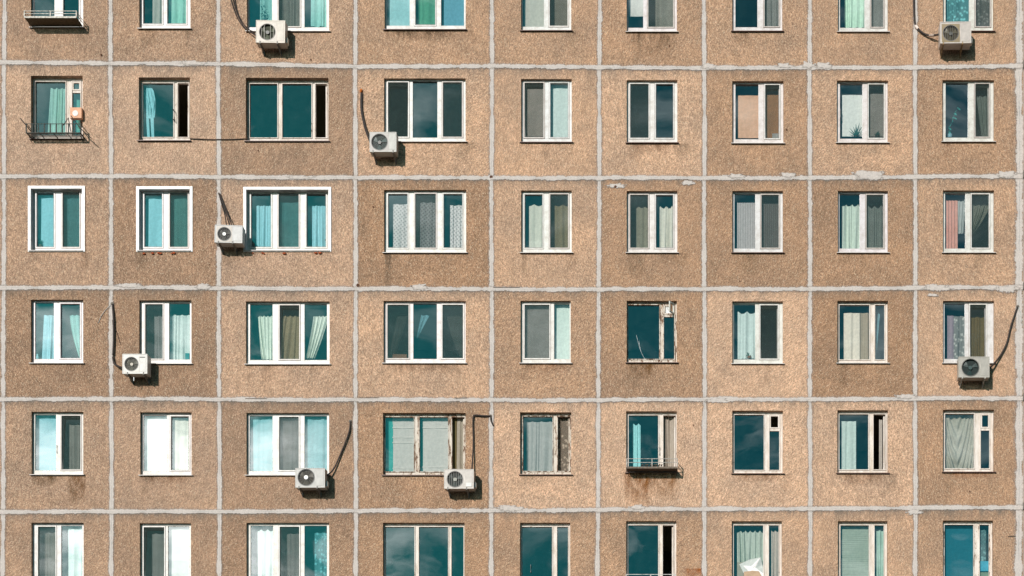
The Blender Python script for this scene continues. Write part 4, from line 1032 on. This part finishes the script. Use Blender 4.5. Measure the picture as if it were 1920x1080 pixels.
a6 = aircon((1797.5,669,1855,707.5), (1819.5,689), 16.3, 'grey air conditioner with open black fan hole at far right, fourth row', (.52,.48,.42), 'none', dark=(.006,.018,.015), hub=(.02,.05,.045),
       pipes=[[(1908,575,.03),(1896,610,.05),(1887,645,.06),(1872,672,.08),(1854,692,.22)]], pr=.022, struts=(.12, .86), strut_col=(.5,.47,.42), cover=False)
a7 = aircon((554,878,609,914), (574,895), 15.8, 'air conditioner with radial black grille and white hub, third window, fifth row', (.56,.53,.49), 'rings', dark=(.045,.035,.02), hub=(.85,.80,.75),
       pipes=[[(657,790,.03),(654,812,.05),(640,848,.05),(627,877,.07),(615,890,.15),(607,892,.3)]], pr=.02, struts=(.12, .74))
a8 = aircon((833,880,888,916), (853,898.5), 15, 'air conditioner with white square sticker under peeling fourth window, fifth row', (.66,.59,.53), 'bars', dark=(.02,.03,.025), hub=(.3,.3,.25),
       pipes=[[(920,780,.03),(905,779.5,.05),(892,778.5,.05),(887,785,.05),(887.5,830,.05),(885,880,.15),(885,892,.25)], [(920,781,.04),(921,789,.04),(925,798,.03)]], pr=.019, struts=(.12, .76))
q = MB(); a = at(874, 905, .43); b = at(884, 912, .43); q.box(a.x, b.x, -.43, -.427, b.z, a.z); q.build('sticker', M_CARD, a8, color=(.82,.80,.76))
q = MB(); a = at(262, 669, .43); b = at(272, 670.5, .43); q.box(a.x, b.x, -.43, -.427, b.z, a.z); q.build('badge', M_CARD, a5, color=(.12,.12,.12))
q = MB(); q.tube([at(1717, 47, .055), at(1722, 53, .06)], .034, 10); q.build('tape_wrap', M_CARD, a2, color=(.85, .7, .62))
q = MB(); q.tube([at(1743, 66, .09), at(1752, 65.5, .16)], .034, 10); q.build('tape_wrap', M_CARD, a2, color=(.40, .30, .24))
q = MB(); q.tube([at(251, 707, .3), at(251, 714, .3)], .012, 8); q.build('drain_spout', M_CARD, a5, color=(.8, .8, .8))
q = MB(); q.tube([at(212, 600, .03), at(218, 620, .02), at(226, 646, .012)], .006, 6); tag(q.build('wire', M_RUBBER, color=(.07, .03, .02)), 'thin rusty wire beside the black pipe on the fourth row', 'wire')
q = MB(); q.tube([at(207, 572, .03), at(197, 582, .02), at(190, 592, .02), at(184, 606, .014)], .006, 6); tag(q.build('wire', M_RUBBER, color=(.55, .53, .5)), 'short pale wire hanging left of the fourth row joint', 'wire')
q = MB(); q.tube([at(1909, 576, .03), at(1913, 585, .02), at(1917, 610, .02)], .006, 6); tag(q.build('wire', M_RUBBER, color=(.45, .5, .48)), 'thin grey wire hanging at the far right joint, fourth row', 'wire')
q = MB(); q.tube(catmull([at(356, 260, .02), at(400, 261.3, .03), at(440, 261, .03), at(462, 260, .02)]), .011, 6); tag(q.build('wire', M_RUBBER, color=(.05, .03, .02)), 'dark wire strung between the two old windows, second row', 'wire')

a1.rotation_euler = (0, R(.8), 0); a4.rotation_euler = (0, R(1.2), R(1.5)); a2.rotation_euler = (0, R(-.8), 0)
# ---------------------------------------------------------------- window racks
def rack(x0, x1, yrail, ymid, ybase, depth, label, colr, solid_base, posts, plate, slot=None, hgt=None):
    A = at(x0, yrail, depth); B = at(x1, ybase, depth); root = thing('window_rack', label, 'rack', (A.x/2+B.x/2, -depth/2, B.z), 'metal racks hung under windows')
    zr = A.z; zm = at(0, ymid, depth).z if ymid else None; zb = B.z; t = .013
    q = MB()
    for z in [zr]+([zm] if zm else []): q.box(A.x, B.x, -depth, -depth+t, z-t/2, z+t/2); q.box(A.x, A.x+t, -depth+t, -.003, z-t/2, z+t/2); q.box(B.x-t, B.x, -depth+t, -.003, z-t/2, z+t/2)
    q.build('rail', M_RUST, root, color=colr)
    for i in range(posts):
        x = A.x+(B.x-A.x)*i/(posts-1); q = MB(); q.box(x-.012, x+.012, -depth-.004, -depth+t+.006, zb, zr+.01); q.build('post', M_RUST, root, color=colr)
    if solid_base:
        q = MB(); q.box(A.x, B.x, -depth, -.003, zb-.022, zb); q.build('tray', M_RUST, root, color=plate)
        q = MB(); q.box(A.x-.003, B.x+.003, -depth-.006, -depth, zb-.03, zb+.015); q.build('tray_edge', M_RUST, root, color=colr if solid_base == 2 else [c*2 for c in plate])
    else:
        q = MB(); q.ring(A.x, B.x, 0, 1, .001, 0, .001) if False else None
        q.box(A.x, B.x, -depth, -depth+.025, zb-.012, zb+.012); q.box(A.x, A.x+.02, -depth, -.003, zb-.012, zb+.012); q.box(B.x-.02, B.x, -depth, -.003, zb-.012, zb+.012)
        for k in range(1, 6): y = -depth+depth*k/6; q.box(A.x, B.x, y-.005, y+.005, zb-.006, zb+.006)
        for k in range(1, 4): x = A.x+(B.x-A.x)*k/4; q.box(x-.008, x+.008, -depth, -.003, zb-.012, zb)
        q.build('base_grid', M_RUST, root, color=plate)
    for x in (A.x+.03, B.x-.03):
        q = MB(); q.tube([(x, -depth*.7, zb-.03), (x, -.01, zb-.12)], .008, 6); q.build('bracket', M_RUST, root, color=plate)
    return root
rack(45.5, 143, 20.5, 25.5, 31.5, .43, 'white railed window tray with rusty plate, under first window, top row', (.72,.66,.58), 2, 3, (.12,.09,.045))
rk = rack(49, 151, 232, None, 249, .30, 'black wire window rack with leaning bars, under first window, second row', (.06,.07,.06), 0, 10, (.05,.045,.035))
for P in ([(38,222,.35),(50,236,.30),(58,246,.1)], [(133,217,.3),(150,240,.3),(171,259,.28)], [(119,235,.25),(128,221,.25),(133,247,.25)]):
    q = MB(); q.tube([at(*p) for p in P], .012, 6); q.build('brace', M_RUST, rk, color=(.04,.035,.03))
rack(1175, 1270, 860, 867, 876, .38, 'galvanised railed window tray with pebbles, under sixth window, fifth row', (.50,.45,.40), 1, 3, (.10,.075,.055))
rack(1174, 1266, 1077, 1083, 1093, .38, 'pale railed window tray at picture bottom, sixth window', (.72,.68,.64), 1, 3, (.10,.08,.06))
# orange box with a round white dial hung on the old window
a = at(131, 201, .12); b = at(153, 221.5, .12); root = thing('dial_box', 'small orange box with round white dial above wire rack, second row', 'dial box', (a.x/2+b.x/2, -.06, b.z))
q = MB(); q.box(a.x, b.x, -.12, .0, b.z, a.z); q.build('box_case', M_CARD, root, color=(.78, .42, .26), bevel=.012)
q = MB(); c = at(141, 212, .13); q.tube([(c.x, -.12, c.z), (c.x, -.128, c.z)], 5.3*PX, 24); q.build('dial', M_CARD, root, color=(.85, .80, .76))
# junk on the fifth row tray
rnd = random.Random(3)
q = MB()
for k in range(9):
    x = 1203+k*5.2; q.tube([at(x, 874, .25), at(x+rnd.uniform(2, 5), 872-rnd.random()*2, .25)], rnd.uniform(.012, .022), 6)
tag(q.build('firewood_pile', M_RUST, color=(.16, .11, .07)), 'dark sticks and stones lying on the fifth row window tray', 'sticks')

# ---------------------------------------------------------------- balcony stack that begins at the right edge
for j in range(1, 6):
    y = YS[j][10]-2; a = at(1914.5, y, 0); q = MB(); q.box(a.x+.04, a.x+2.6, -.28, -.004, a.z-.10, a.z+.06)
    bs_ = q.build('balcony_slab', M_CONC, bld, color=(.30, .26, .23))
q = MB(); x = at(1918.5, 0, 0).x; q.box(x, x+2.5, -.05, -.006, at(0, 1168).z, at(0, -92).z); q.build('balcony_wall', M_CONC, bld, color=(.50, .38, .32))

# ---------------------------------------------------------------- ground
bm = MB(); bm.quad((-1500, -1500, 0), (1500, -1500, 0), (1500, 1500, 0), (-1500, 1500, 0))
g = bm.build('ground', M_GROUND, color=(.09, .085, .075)); g['kind'] = 'structure'; g['label'] = 'asphalt yard in front of the apartment block'
